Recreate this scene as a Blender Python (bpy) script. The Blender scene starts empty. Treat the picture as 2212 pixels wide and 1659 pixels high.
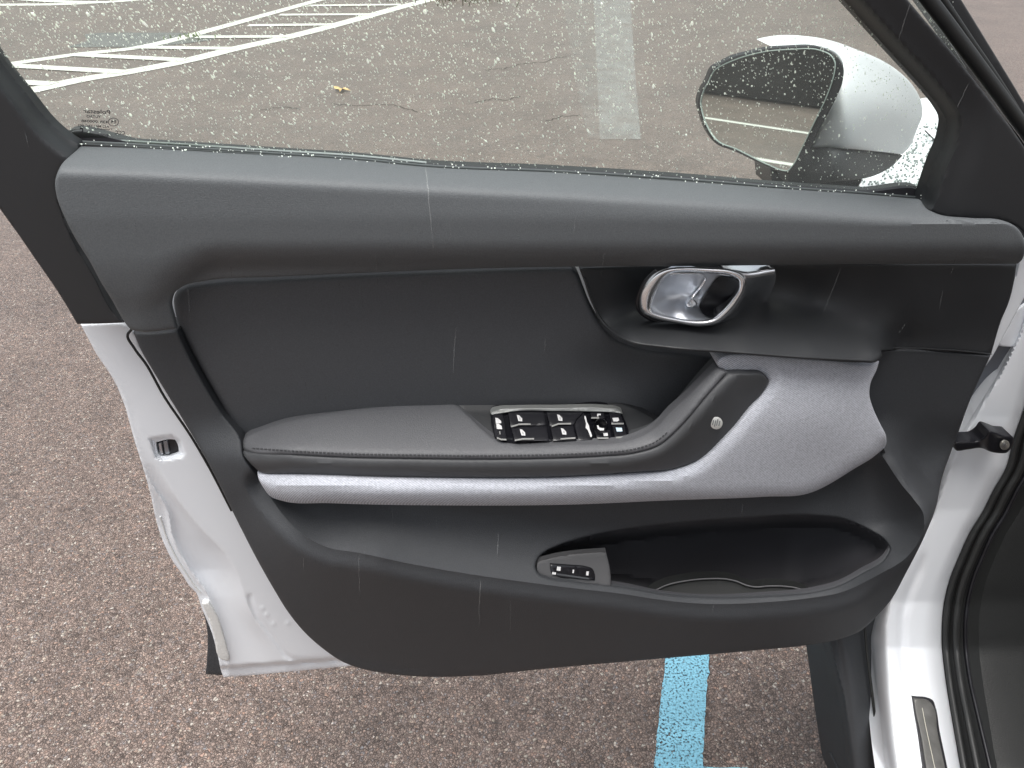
import bpy, math, random
import numpy as np
from mathutils import Vector, Matrix
from mathutils.geometry import delaunay_2d_cdt
R = math.radians
rnd = random.Random(7); nrs = np.random.RandomState(5)
S = bpy.context.scene
COL = S.collection

# ------------------------------------------------------------------ camera, world, sun, exposure
PITCH = R(33); CAMH = 1.3; FPX = 1671.0
cd = bpy.data.cameras.new('camera'); cam = bpy.data.objects.new('camera', cd); COL.objects.link(cam)
cam.location = (0, 0, CAMH); cam.rotation_euler = (R(90) - PITCH, 0, 0)
cd.sensor_width = 36; cd.lens = 36 * FPX / 2212; cd.clip_start = .02; cd.clip_end = 900
S.camera = cam
wd = bpy.data.worlds.new('World'); S.world = wd; wd.use_nodes = True
wn = wd.node_tree.nodes; wl = wd.node_tree.links
bg = wn['Background']
sky = wn.new('ShaderNodeTexSky'); sky.sky_type = 'NISHITA'; sky.sun_disc = False
SUN_EL, SUN_AZ = R(79), R(225)          # azimuth: direction the light comes from, clockwise from +Y
sky.sun_elevation = SUN_EL; sky.sun_rotation = SUN_AZ
sky.air_density = 1.6; sky.dust_density = 6; sky.ozone_density = 1
hs = wn.new('ShaderNodeHueSaturation'); hs.inputs['Saturation'].default_value = .36
wl.new(sky.outputs[0], hs.inputs['Color']); wl.new(hs.outputs[0], bg.inputs['Color'])
bg.inputs['Strength'].default_value = .085
sd = bpy.data.lights.new('sun', 'SUN'); sun = bpy.data.objects.new('sun', sd); COL.objects.link(sun)
sd.energy = 1.5; sd.angle = R(40); sd.color = (1, .985, .96)
sdir = Vector((math.sin(SUN_AZ) * math.cos(SUN_EL), math.cos(SUN_AZ) * math.cos(SUN_EL), math.sin(SUN_EL)))
sun.rotation_euler = sdir.to_track_quat('Z', 'Y').to_euler(); sun.location = sdir * 30
S.view_settings.view_transform = 'Standard'; S.view_settings.look = 'None'
S.view_settings.gamma = 1; S.view_settings.use_curve_mapping = False
S.view_settings.exposure = 1.1
S.cycles.max_bounces = 8; S.cycles.transparent_max_bounces = 12; S.cycles.caustics_refractive = False
S.cycles.caustics_reflective = False

# ------------------------------------------------------------------ geometry helpers
YAW = R(5)
DN = np.array([math.sin(YAW), -math.cos(YAW), 0.]); DD = np.array([math.cos(YAW), math.sin(YAW), 0.])
DP0 = np.array([0, .70, 0.])
C0 = np.array([0, 0, CAMH])
def rays(x, y):
    x = np.asarray(x, float); y = np.asarray(y, float)
    u = (x - 1106) / FPX; v = (y - 829.5) / FPX
    c, s = math.cos(PITCH), math.sin(PITCH)
    return np.stack([u, c - v * s, -s - v * c], -1)
def D(x, y, off=0.):                     # a point at a distance `off` inboard of the door's middle plane
    r = rays(x, y); off = np.asarray(off, float)
    t = (off - DN @ (C0 - DP0)) / (r @ DN)
    return C0 + r * t[..., None]
def H(x, y, z=0.):                       # a point on a horizontal plane
    r = rays(x, y); t = (z - CAMH) / r[..., 2]
    return C0 + r * t[..., None]

def spl(pts, n=5, closed=True):
    """smooth curve through pts; a third element 'c' makes a corner"""
    P = np.array([p[:2] for p in pts], float); cor = [len(p) > 2 and p[2] == 'c' for p in pts]
    N = len(P); out = []
    for i in range(N if closed else N - 1):
        a, b = P[i], P[(i + 1) % N]; L = np.linalg.norm(b - a) + 1e-9
        def tan(j):
            if cor[j % N]: return None
            if not closed and (j == 0 or j == N - 1): return None
            p, q, r = P[(j - 1) % N], P[j % N], P[(j + 1) % N]
            d1, d2 = np.linalg.norm(q - p) + 1e-9, np.linalg.norm(r - q) + 1e-9
            t = ((q - p) / d1 * d2 + (r - q) / d2 * d1) / (d1 + d2)
            return t
        ta, tb = tan(i), tan(i + 1)
        ta = (b - a) / L if ta is None else ta; tb = (b - a) / L if tb is None else tb
        m = max(1, min(n, int(L / 3)), int(L / 10))
        for k in range(m):
            s = k / m; s2, s3 = s * s, s * s * s
            out.append((2 * s3 - 3 * s2 + 1) * a + (s3 - 2 * s2 + s) * L * ta + (-2 * s3 + 3 * s2) * b + (s3 - s2) * L * tb)
    if not closed: out.append(P[-1])
    return np.array(out)
def inside(px, py, poly):
    c = np.zeros(len(px), bool); x1, y1 = poly[:, 0], poly[:, 1]; x2, y2 = np.roll(x1, -1), np.roll(y1, -1)
    for a, b, c2, d in zip(x1, y1, x2, y2):
        if b == d: continue
        m = ((b > py) != (d > py)) & (px < (c2 - a) * (py - b) / (d - b) + a)
        c ^= m
    return c
def pdist(px, py, poly, closed=True):
    A = poly; B = np.roll(poly, -1, 0)
    if not closed: A, B = A[:-1], B[:-1]
    best = np.full(len(px), 1e18)
    P = np.stack([px, py], -1)
    for i in range(0, len(A), 64):
        a = A[i:i + 64]; d = B[i:i + 64] - a; L = (d * d).sum(-1) + 1e-12
        w = P[:, None] - a[None]
        t = np.clip((w * d[None]).sum(-1) / L, 0, 1)
        e = w - t[..., None] * d[None]
        best = np.minimum(best, (e * e).sum(-1).min(1))
    return np.sqrt(best)
class RBF:
    def __init__(s, pts, smooth=1e-4):
        p = np.array(pts, float); s.c = p[:, :2] / 500; N = len(p)
        d = np.linalg.norm(s.c[:, None] - s.c[None], axis=-1)
        K = np.where(d > 0, d * d * np.log(d + 1e-12), 0) + smooth * np.eye(N)
        Q = np.hstack([np.ones((N, 1)), s.c]); M = np.block([[K, Q], [Q.T, np.zeros((3, 3))]])
        s.w = np.linalg.solve(M, np.concatenate([p[:, 2], np.zeros(3)]))
    def __call__(s, x, y):
        q = np.stack([x, y], -1) / 500; out = np.zeros(len(q)); N = len(s.c)
        for i in range(0, len(q), 4000):
            qq = q[i:i + 4000]; d = np.linalg.norm(qq[:, None] - s.c[None], axis=-1)
            K = np.where(d > 0, d * d * np.log(d + 1e-12), 0)
            out[i:i + 4000] = K @ s.w[:N] + s.w[N] + qq @ s.w[N + 1:]
        return out
def const(v): return lambda x, y: np.full(len(x), float(v))
def sstep(t): t = np.clip(t, 0, 1); return t * t * (3 - 2 * t)

def link(name, me, m, parent=None):
    o = bpy.data.objects.new(name, me); COL.objects.link(o)
    if m is not None and len(me.materials) == 0: me.materials.append(m)
    if parent is not None:
        o.parent = parent
        if parent.type == 'EMPTY': o.matrix_parent_inverse = Matrix.Translation(-Vector(ROOT[parent.name]))
    return o
ROOT = {}
def empty(name, loc, label, cat, group=None):
    o = bpy.data.objects.new(name, None); COL.objects.link(o); o.location = loc; o['label'] = label; o['category'] = cat
    o.empty_display_size = .1
    if group: o['group'] = group
    ROOT[o.name] = tuple(loc)
    return o
def mesh(name, V, F, m, parent=None, smooth=True, ang=38):
    me = bpy.data.meshes.new(name); me.from_pydata([tuple(v) for v in V], [], F); me.validate(); me.update()
    if smooth:
        me.shade_smooth()
        me.set_sharp_from_angle(angle=R(ang))
    return link(name, me, m, parent)

def panel(name, outline, off, m, parent=None, r=6, th=.006, step=14, n=5, holes=(), creases=(), rh=None, kind=None, ang=38, rscale=1.0, raw=False, back=False, floor=None, thh=None):
    """A shaped sheet: outline traced on the door, a relief `off(x,y)` in metres, edges rolled over a radius r (px), real thickness th."""
    loop = np.array([p[:2] for p in outline], float) if raw else spl(outline, n)
    hl = [np.array([p[:2] for p in h], float) if raw else spl(h, n) for h in holes]
    area = .5 * np.sum(loop[:, 0] * np.roll(loop[:, 1], -1) - loop[:, 1] * np.roll(loop[:, 0], -1))
    if area < 0: loop = loop[::-1]
    x0, y0 = loop.min(0); x1, y1 = loop.max(0)
    gx, gy = np.meshgrid(np.arange(x0 + step * .5, x1, step), np.arange(y0 + step * .5, y1, step))
    gx = gx + (np.arange(gx.shape[0])[:, None] % 2) * step * .5
    px, py = gx.ravel(), gy.ravel()
    rings = [0.12, .3, .55, .85] if r > 0 else []
    bl = [loop] + hl
    rp = []
    for L in bl:
        t = np.roll(L, -1, 0) - np.roll(L, 1, 0); t /= np.linalg.norm(t, axis=1)[:, None] + 1e-9
        nn = np.stack([-t[:, 1], t[:, 0]], -1)
        for f in rings:
            for sg in (1, -1): rp.append((L + nn * sg * r * f, r * f))
    def bd(x, y):
        d = pdist(x, y, loop)
        for h in hl: d = np.minimum(d, pdist(x, y, h))
        return d
    ok = inside(px, py, loop)
    for h in hl: ok &= ~inside(px, py, h)
    px, py = px[ok], py[ok]; d = bd(px, py); ok = d > max(step * .45, r * 1.0 if r < step * 1.5 else step * .45); px, py = px[ok], py[ok]
    ax, ay = [px], [py]
    for q, dd in rp:
        ok = inside(q[:, 0], q[:, 1], loop)
        for h in hl: ok &= ~inside(q[:, 0], q[:, 1], h)
        q = q[ok]
        if len(q) == 0: continue
        ok = bd(q[:, 0], q[:, 1]) > dd * .93
        ax.append(q[ok][:, 0]); ay.append(q[ok][:, 1])
    ix, iy = np.concatenate(ax), np.concatenate(ay)
    verts = []; edges = []
    for L in bl:
        b = len(verts); verts += [tuple(v) for v in L]; k = len(L)
        edges += [(b + i, b + (i + 1) % k) for i in range(k)]
    nb = len(verts)
    for c in creases:
        c = spl(c, 6, False); okc = inside(c[:, 0], c[:, 1], loop); okc &= bd(c[:, 0], c[:, 1]) > 1.5
        idx = []
        for i, v in enumerate(c):
            if okc[i]: idx.append(len(verts)); verts.append(tuple(v))
            else: idx.append(None)
        edges += [(a, b) for a, b in zip(idx[:-1], idx[1:]) if a is not None and b is not None]
    verts += list(zip(ix.tolist(), iy.tolist()))
    res = delaunay_2d_cdt([Vector(v) for v in verts], edges, [], 0, 1e-5)
    V2 = np.array([tuple(v) for v in res[0]]); F = [list(f) for f in res[2]]
    cx = np.array([[V2[f][:, 0].mean(), V2[f][:, 1].mean()] for f in F])
    ok = inside(cx[:, 0], cx[:, 1], loop)
    for h in hl: ok &= ~inside(cx[:, 0], cx[:, 1], h)
    F = [f for f, o in zip(F, ok) if o]
    z = off(V2[:, 0], V2[:, 1])
    if r > 0:
        d = pdist(V2[:, 0], V2[:, 1], loop); rr = np.full(len(V2), float(r))
        for h in hl:
            dh = pdist(V2[:, 0], V2[:, 1], h); rr = np.where(dh < d, rh or r, rr); d = np.minimum(d, dh)
        q = np.clip(1 - d / rr, 0, 1)
        z = z - rr * .00042 * rscale * (1 - np.sqrt(np.clip(1 - q * q, 0, 1)))
    P = D(V2[:, 0], V2[:, 1], z)
    # boundary edges -> rim
    cnt = {}
    for f in F:
        for a, b in zip(f, f[1:] + f[:1]): cnt[(a, b)] = 1
    be = [(a, b) for (a, b) in cnt if (b, a) not in cnt]
    bv = sorted({a for e in be for a in e}); mp = {v: len(P) + i for i, v in enumerate(bv)}
    tv = np.full(len(bv), float(th))
    if thh is not None and hl:
        dl_ = pdist(V2[bv, 0], V2[bv, 1], loop); tv = np.where(dl_ > 1., thh, th)
    zb = z[bv] - tv if floor is None else np.minimum(z[bv] - .002, floor)
    Pb = D(V2[bv, 0], V2[bv, 1], zb)
    V = np.vstack([P, Pb])
    # rim continues straight back along the door normal
    V[len(P):] = P[bv] - DN * (z[bv] - zb)[:, None]
    # face orientation: towards camera
    f0 = F[len(F) // 2]; nrm = np.cross(P[f0[1]] - P[f0[0]], P[f0[2]] - P[f0[0]])
    if nrm @ (C0 - P[f0[0]]) < 0:
        F = [f[::-1] for f in F]; be = [(b, a) for a, b in be]
    quads = [[b, a, mp[a], mp[b]] for a, b in be]
    nf = len(F); F2 = F + quads
    if back:
        F2 += [[mp.get(i, None) for i in f[::-1]] for f in F if all(i in mp for i in f)]
    me = bpy.data.meshes.new(name); me.from_pydata(V.tolist(), [], F2); me.update(); me.shade_smooth(); me.set_sharp_from_angle(angle=R(ang))
    o = link(name, me, m, parent)
    if kind: o['kind'] = kind
    return o

def tube(name, pts, rad, m, parent=None, seg=8, flat=1.0, kind=None, cap=True):
    P = np.array(pts, float); N = len(P); rad = np.broadcast_to(np.asarray(rad, float), (N,))
    V = []; F = []; up = np.array([0., -1, .3])
    for i in range(N):
        t = P[min(i + 1, N - 1)] - P[max(i - 1, 0)]; t /= np.linalg.norm(t) + 1e-12
        a = np.cross(t, up); a /= np.linalg.norm(a) + 1e-12; b = np.cross(a, t)
        for k in range(seg):
            w = 2 * math.pi * k / seg
            V.append(P[i] + rad[i] * (a * math.cos(w) + b * math.sin(w) * flat))
    for i in range(N - 1):
        for k in range(seg):
            k2 = (k + 1) % seg; F.append([i * seg + k, i * seg + k2, (i + 1) * seg + k2, (i + 1) * seg + k])
    if cap: F.append(list(range(seg))[::-1]); F.append([(N - 1) * seg + k for k in range(seg)])
    o = mesh(name, V, F, m, parent, ang=50)
    if kind: o['kind'] = kind
    return o
def dtube(name, pts, off, rpx, m, parent=None, n=5, **k):
    c = spl(pts, n, False); o = off(c[:, 0], c[:, 1]) if callable(off) else np.interp(np.arange(len(c)), np.linspace(0, len(c) - 1, len(off)), off) if hasattr(off, '__len__') else np.full(len(c), off)
    return tube(name, D(c[:, 0], c[:, 1], o), rpx * .00042, m, parent, **k)
def box(name, lo, hi, m, parent=None, bev=.01):
    import bmesh
    bm = bmesh.new(); bmesh.ops.create_cube(bm, size=1)
    for v in bm.verts:
        v.co = Vector([(lo[i] + hi[i]) / 2 + v.co[i] * (hi[i] - lo[i]) for i in range(3)])
    if bev: bmesh.ops.bevel(bm, geom=bm.edges[:], offset=bev, segments=3, affect='EDGES', profile=.5)
    me = bpy.data.meshes.new(name); bm.to_mesh(me); bm.free(); me.shade_smooth(); me.set_sharp_from_angle(angle=R(35))
    return link(name, me, m, parent)

# ------------------------------------------------------------------ materials
def mat(name, col, rough=.5, metal=0., spec=.5, bump=None, coat=0., colvar=0., varscale=20., sheen=0.):
    m = bpy.data.materials.new(name); m.use_nodes = True; nt = m.node_tree; b = nt.nodes['Principled BSDF']
    b.inputs['Base Color'].default_value = (*col, 1); b.inputs['Roughness'].default_value = rough
    b.inputs['Metallic'].default_value = metal; b.inputs['Specular IOR Level'].default_value = spec
    b.inputs['Coat Weight'].default_value = coat; b.inputs['Coat Roughness'].default_value = .04
    if sheen: b.inputs['Sheen Weight'].default_value = sheen
    tc = nt.nodes.new('ShaderNodeTexCoord')
    if bump:
        ns = nt.nodes.new('ShaderNodeTexNoise'); ns.inputs['Scale'].default_value = bump[0]; ns.inputs['Detail'].default_value = 4
        nt.links.new(tc.outputs['Object'], ns.inputs['Vector'])
        bp = nt.nodes.new('ShaderNodeBump'); bp.inputs['Strength'].default_value = bump[1]; bp.inputs['Distance'].default_value = bump[2] if len(bump) > 2 else .0006
        nt.links.new(ns.outputs['Fac'], bp.inputs['Height']); nt.links.new(bp.outputs[0], b.inputs['Normal'])
    if colvar:
        n2 = nt.nodes.new('ShaderNodeTexNoise'); n2.inputs['Scale'].default_value = varscale; n2.inputs['Detail'].default_value = 6
        nt.links.new(tc.outputs['Object'], n2.inputs['Vector'])
        cr = nt.nodes.new('ShaderNodeValToRGB'); cr.color_ramp.elements[0].position = .3; cr.color_ramp.elements[1].position = .7
        cr.color_ramp.elements[0].color = (*[c * (1 - colvar) for c in col], 1); cr.color_ramp.elements[1].color = (*[c * (1 + colvar) for c in col], 1)
        nt.links.new(n2.outputs['Fac'], cr.inputs[0]); nt.links.new(cr.outputs[0], b.inputs['Base Color'])
    return m
M_soft = mat('soft_trim', (.100, .109, .116), .62, bump=(1100, .7, .0006), colvar=.16, varscale=850, spec=.6)
M_leather = mat('insert_vinyl', (.059, .062, .068), .60, bump=(1000, .7, .0006), colvar=.16, varscale=850)
M_arm = mat('armrest_vinyl', (.094, .096, .103), .55, bump=(1000, .7, .0006), colvar=.13, varscale=800)
M_hard = mat('hard_plastic', (.043, .046, .051), .58, bump=(1100, .8, .0006), colvar=.16, varscale=850)
M_frame = mat('frame_plastic', (.026, .0275, .030), .5, bump=(1500, .4, .0004))
M_black = mat('black_plastic', (.011, .011, .014), .35)
M_gloss = mat('gloss_black', (.006, .006, .008), .12)
M_rubber = mat('rubber', (.018, .019, .019), .45, bump=(900, .3))
M_white = mat('white_paint', (.85, .88, .92), .40, coat=.25, colvar=.015, varscale=4)
M_seam = mat('white_sealer', (.74, .74, .72), .6, bump=(300, .5, .001))
M_chrome = mat('satin_chrome', (.92, .93, .95), .24, metal=1.)
M_cup = mat('satin_metal', (.62, .65, .70), .33, metal=.8)
M_ink = mat('white_print', (.62, .62, .62), .5)
M_dash = mat('silver_print', (.35, .35, .34), .4, metal=.3)
M_thread = mat('thread', (.04, .04, .042), .8)
M_grey = mat('shaded_white_paint', (.16, .175, .20), .35, colvar=.12, varscale=12)  # white body paint with the pillar's shade put into the colour
M_matt = mat('recess_lining', (.04, .04, .046), .75)
M_carpet = mat('carpet', (.03, .031, .03), .95, bump=(500, 1, .002))
M_mark = mat('glass_print', (.03, .03, .035), .7)
M_mirror = mat('mirror_silver', (.86, .90, .88), .015, metal=1.)
M_seat = mat('seat_cloth', (.05, .05, .055), .8)

def fabric():
    m = mat('woven_fabric', (.4, .4, .43), .85, sheen=.2); nt = m.node_tree; b = nt.nodes['Principled BSDF']; N = nt.nodes.new; L = nt.links.new
    tc = N('ShaderNodeTexCoord')
    sx = N('ShaderNodeSeparateXYZ'); L(tc.outputs['Object'], sx.inputs[0]); ad = N('ShaderNodeMath'); ad.operation = 'ADD'; L(sx.outputs['Z'], ad.inputs[0]); L(sx.outputs['Y'], ad.inputs[1]); cb = N('ShaderNodeCombineXYZ'); L(sx.outputs['X'], cb.inputs['X']); L(ad.outputs[0], cb.inputs['Z'])
    mp = N('ShaderNodeMapping'); mp.inputs['Rotation'].default_value = (0, R(-52), 0); L(cb.outputs[0], mp.inputs['Vector'])
    w = N('ShaderNodeTexWave'); w.wave_type = 'BANDS'; w.bands_direction = 'X'; w.inputs['Scale'].default_value = 148; w.inputs['Distortion'].default_value = .8
    w.inputs['Detail'].default_value = 2; w.inputs['Detail Scale'].default_value = 3; L(mp.outputs[0], w.inputs['Vector'])
    mp2 = N('ShaderNodeMapping'); mp2.inputs['Rotation'].default_value = (0, R(38), 0); L(cb.outputs[0], mp2.inputs['Vector'])
    w2 = N('ShaderNodeTexWave'); w2.wave_type = 'BANDS'; w2.inputs['Scale'].default_value = 260; L(mp2.outputs[0], w2.inputs['Vector'])
    ns = N('ShaderNodeTexNoise'); ns.inputs['Scale'].default_value = 420; ns.inputs['Detail'].default_value = 3; L(tc.outputs['Object'], ns.inputs['Vector'])
    mx = N('ShaderNodeMath'); mx.operation = 'MULTIPLY_ADD'; mx.inputs[1].default_value = .42; L(w.outputs['Fac'], mx.inputs[0])
    m2 = N('ShaderNodeMath'); m2.operation = 'MULTIPLY_ADD'; m2.inputs[1].default_value = .16; L(w2.outputs['Fac'], m2.inputs[0]); 
    m3 = N('ShaderNodeMath'); m3.operation = 'MULTIPLY'; m3.inputs[1].default_value = .62; L(ns.outputs['Fac'], m3.inputs[0])
    L(m3.outputs[0], m2.inputs[2]); L(m2.outputs[0], mx.inputs[2])
    cr = N('ShaderNodeValToRGB'); cr.color_ramp.elements[0].position = .15; cr.color_ramp.elements[0].color = (.16, .17, .195, 1)
    cr.color_ramp.elements[1].position = .85; cr.color_ramp.elements[1].color = (.58, .60, .66, 1); L(mx.outputs[0], cr.inputs[0]); L(cr.outputs[0], b.inputs['Base Color'])
    bp = N('ShaderNodeBump'); bp.inputs['Strength'].default_value = .5; bp.inputs['Distance'].default_value = .0006; L(mx.outputs[0], bp.inputs['Height']); L(bp.outputs[0], b.inputs['Normal'])
    return m
M_fabric = fabric()

def asphalt():
    m = bpy.data.materials.new('wet_aggregate_asphalt'); m.use_nodes = True; nt = m.node_tree; b = nt.nodes['Principled BSDF']; N = nt.nodes.new; L = nt.links.new
    tc = N('ShaderNodeTexCoord')
    nd = N('ShaderNodeTexNoise'); nd.inputs['Scale'].default_value = 90; nd.inputs['Detail'].default_value = 2; L(tc.outputs['Object'], nd.inputs['Vector'])
    va = N('ShaderNodeVectorMath'); va.operation = 'MULTIPLY_ADD'; va.inputs[1].default_value = (.008, .008, .008); L(nd.outputs['Color'], va.inputs[0]); L(tc.outputs['Object'], va.inputs[2])
    vo = N('ShaderNodeTexVoronoi'); vo.inputs['Scale'].default_value = 200; L(va.outputs[0], vo.inputs['Vector'])
    v2 = N('ShaderNodeTexVoronoi'); v2.feature = 'DISTANCE_TO_EDGE'; v2.inputs['Scale'].default_value = 200; L(va.outputs[0], v2.inputs['Vector'])
    sp = N('ShaderNodeSeparateColor'); L(vo.outputs['Color'], sp.inputs[0])
    cr = N('ShaderNodeValToRGB'); e = cr.color_ramp; e.interpolation = 'LINEAR'
    stops = [(0, (0.106, 0.077, 0.064)), (0.2, (0.185, 0.136, 0.113)), (0.4, (0.263, 0.195, 0.163)), (0.6, (0.218, 0.161, 0.136)), (0.76, (0.325, 0.246, 0.206)), (0.86, (0.202, 0.178, 0.175)), (0.92, (0.37, 0.239, 0.183)), (0.965, (0.4, 0.34, 0.28)), (1, (0.47, 0.43, 0.38))]
    e.elements[0].position = 0; e.elements[0].color = (*stops[0][1], 1); e.elements[1].position = 1; e.elements[1].color = (*stops[-1][1], 1)
    for p, c in stops[1:-1]:
        q = e.elements.new(p); q.color = (*c, 1)
    L(sp.outputs[0], cr.inputs[0])
    mr = N('ShaderNodeMapRange'); mr.inputs['From Min'].default_value = 0; mr.inputs['From Max'].default_value = .16; mr.inputs['To Min'].default_value = .38; mr.inputs['To Max'].default_value = 1; L(v2.outputs['Distance'], mr.inputs['Value'])
    big = N('ShaderNodeTexNoise'); big.inputs['Scale'].default_value = 2.2; big.inputs['Detail'].default_value = 5; L(tc.outputs['Object'], big.inputs['Vector'])
    mb = N('ShaderNodeMapRange'); mb.inputs['From Min'].default_value = .3; mb.inputs['From Max'].default_value = .7; mb.inputs['To Min'].default_value = .82; mb.inputs['To Max'].default_value = 1.15; L(big.outputs['Fac'], mb.inputs['Value'])
    v3 = N('ShaderNodeTexVoronoi'); v3.inputs['Scale'].default_value = 48; L(va.outputs[0], v3.inputs['Vector']); s3 = N('ShaderNodeSeparateColor'); L(v3.outputs['Color'], s3.inputs[0])
    v4 = N('ShaderNodeTexVoronoi'); v4.inputs['Scale'].default_value = 19; L(va.outputs[0], v4.inputs['Vector']); s4 = N('ShaderNodeSeparateColor'); L(v4.outputs['Color'], s4.inputs[0])
    m34 = N('ShaderNodeMath'); m34.operation = 'ADD'; L(s3.outputs[0], m34.inputs[0]); L(s4.outputs[0], m34.inputs[1])
    m5 = N('ShaderNodeMapRange'); m5.inputs['From Max'].default_value = 2; m5.inputs['To Min'].default_value = .80; m5.inputs['To Max'].default_value = 1.14; L(m34.outputs[0], m5.inputs['Value'])
    mm0 = N('ShaderNodeMath'); mm0.operation = 'MULTIPLY'; L(mr.outputs[0], mm0.inputs[0]); L(mb.outputs[0], mm0.inputs[1])
    mm = N('ShaderNodeMath'); mm.operation = 'MULTIPLY'; L(mm0.outputs[0], mm.inputs[0]); L(m5.outputs[0], mm.inputs[1])
    # dark crack-like lines in the far surface
    mx = N('ShaderNodeMix'); mx.data_type = 'RGBA'; mx.blend_type = 'MULTIPLY'; mx.inputs['Factor'].default_value = 1; L(cr.outputs[0], mx.inputs['A'])
    L(mm.outputs[0], mx.inputs['B']); L(mx.outputs['Result'], b.inputs['Base Color'])
    rr = N('ShaderNodeMapRange'); rr.inputs['To Min'].default_value = .25; rr.inputs['To Max'].default_value = .6; b.inputs['Coat Weight'].default_value = .4; b.inputs['Coat Roughness'].default_value = .3; L(sp.outputs[1], rr.inputs['Value']); L(rr.outputs[0], b.inputs['Roughness'])
    hh = N('ShaderNodeMath'); hh.operation = 'MULTIPLY_ADD'; hh.inputs[1].default_value = .6; L(sp.outputs[2], hh.inputs[0])
    mr2 = N('ShaderNodeMapRange'); mr2.inputs['From Max'].default_value = .3; L(v2.outputs['Distance'], mr2.inputs['Value']); L(mr2.outputs[0], hh.inputs[2])
    bp = N('ShaderNodeBump'); bp.inputs['Strength'].default_value = .8; bp.inputs['Distance'].default_value = .0025; L(hh.outputs[0], bp.inputs['Height']); L(bp.outputs[0], b.inputs['Normal'])
    return m
M_asph = asphalt()
def paint(name, col, cover=.5, soft=.08):
    """road paint worn through to the aggregate in the hollows"""
    m = bpy.data.materials.new(name); m.use_nodes = True; nt = m.node_tree; b = nt.nodes['Principled BSDF']; N = nt.nodes.new; L = nt.links.new
    tc = N('ShaderNodeTexCoord'); b.inputs['Base Color'].default_value = (*col, 1); b.inputs['Roughness'].default_value = .5
    n = N('ShaderNodeTexNoise'); n.inputs['Scale'].default_value = 230; n.inputs['Detail'].default_value = 3; L(tc.outputs['Object'], n.inputs['Vector'])
    n2 = N('ShaderNodeTexNoise'); n2.inputs['Scale'].default_value = 6; n2.inputs['Detail'].default_value = 3; L(tc.outputs['Object'], n2.inputs['Vector'])
    a = N('ShaderNodeMath'); a.operation = 'MULTIPLY_ADD'; a.inputs[1].default_value = .35; L(n2.outputs['Fac'], a.inputs[0]); L(n.outputs['Fac'], a.inputs[2])
    r = N('ShaderNodeMapRange'); r.inputs['From Min'].default_value = cover; r.inputs['From Max'].default_value = cover + soft; L(a.outputs[0], r.inputs['Value'])
    t = N('ShaderNodeBsdfTransparent'); ms = N('ShaderNodeMixShader'); L(r.outputs[0], ms.inputs[0]); L(t.outputs[0], ms.inputs[1]); L(b.outputs[0], ms.inputs[2])
    L(ms.outputs[0], nt.nodes['Material Output'].inputs['Surface'])
    cr = N('ShaderNodeValToRGB'); cr.color_ramp.elements[0].color = (*[c * .6 for c in col], 1); cr.color_ramp.elements[1].color = (*col, 1); cr.color_ramp.elements[0].position = .35; cr.color_ramp.elements[1].position = .6
    L(n.outputs['Fac'], cr.inputs[0]); L(cr.outputs[0], b.inputs['Base Color'])
    return m
M_blue = paint('blue_road_paint', (.23, .54, .69), .50, .14)
M_line = paint('white_road_paint', (.8, .8, .74), .40, .08)
M_reflection = paint('painted_reflection', (.50, .52, .51), .56, .45)  # pale colour standing in for a reflection in the window glass

def glass():
    m = bpy.data.materials.new('wet_window_glass'); m.use_nodes = True; nt = m.node_tree; nt.nodes.remove(nt.nodes['Principled BSDF']); N = nt.nodes.new; L = nt.links.new
    t = N('ShaderNodeBsdfTransparent'); t.inputs['Color'].default_value = (.92, .98, .93, 1)
    g = N('ShaderNodeBsdfGlossy'); g.inputs['Roughness'].default_value = .01
    fr = N('ShaderNodeFresnel'); fr.inputs['IOR'].default_value = 1.5
    m1 = N('ShaderNodeMixShader'); L(fr.outputs[0], m1.inputs[0]); L(t.outputs[0], m1.inputs[1]); L(g.outputs[0], m1.inputs[2])
    tl = N('ShaderNodeBsdfTranslucent'); tl.inputs['Color'].default_value = (.88, .92, .86, 1)
    tc = N('ShaderNodeTexCoord'); n = N('ShaderNodeTexNoise'); n.inputs['Scale'].default_value = 9; n.inputs['Detail'].default_value = 4; L(tc.outputs['Object'], n.inputs['Vector'])
    mr = N('ShaderNodeMapRange'); mr.inputs['From Min'].default_value = .3; mr.inputs['From Max'].default_value = .7; mr.inputs['To Min'].default_value = .07; mr.inputs['To Max'].default_value = .12; L(n.outputs['Fac'], mr.inputs['Value'])
    m2 = N('ShaderNodeMixShader'); L(mr.outputs[0], m2.inputs[0]); L(m1.outputs[0], m2.inputs[1]); L(tl.outputs[0], m2.inputs[2])
    L(m2.outputs[0], nt.nodes['Material Output'].inputs['Surface'])
    return m
M_glass = glass()
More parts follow.
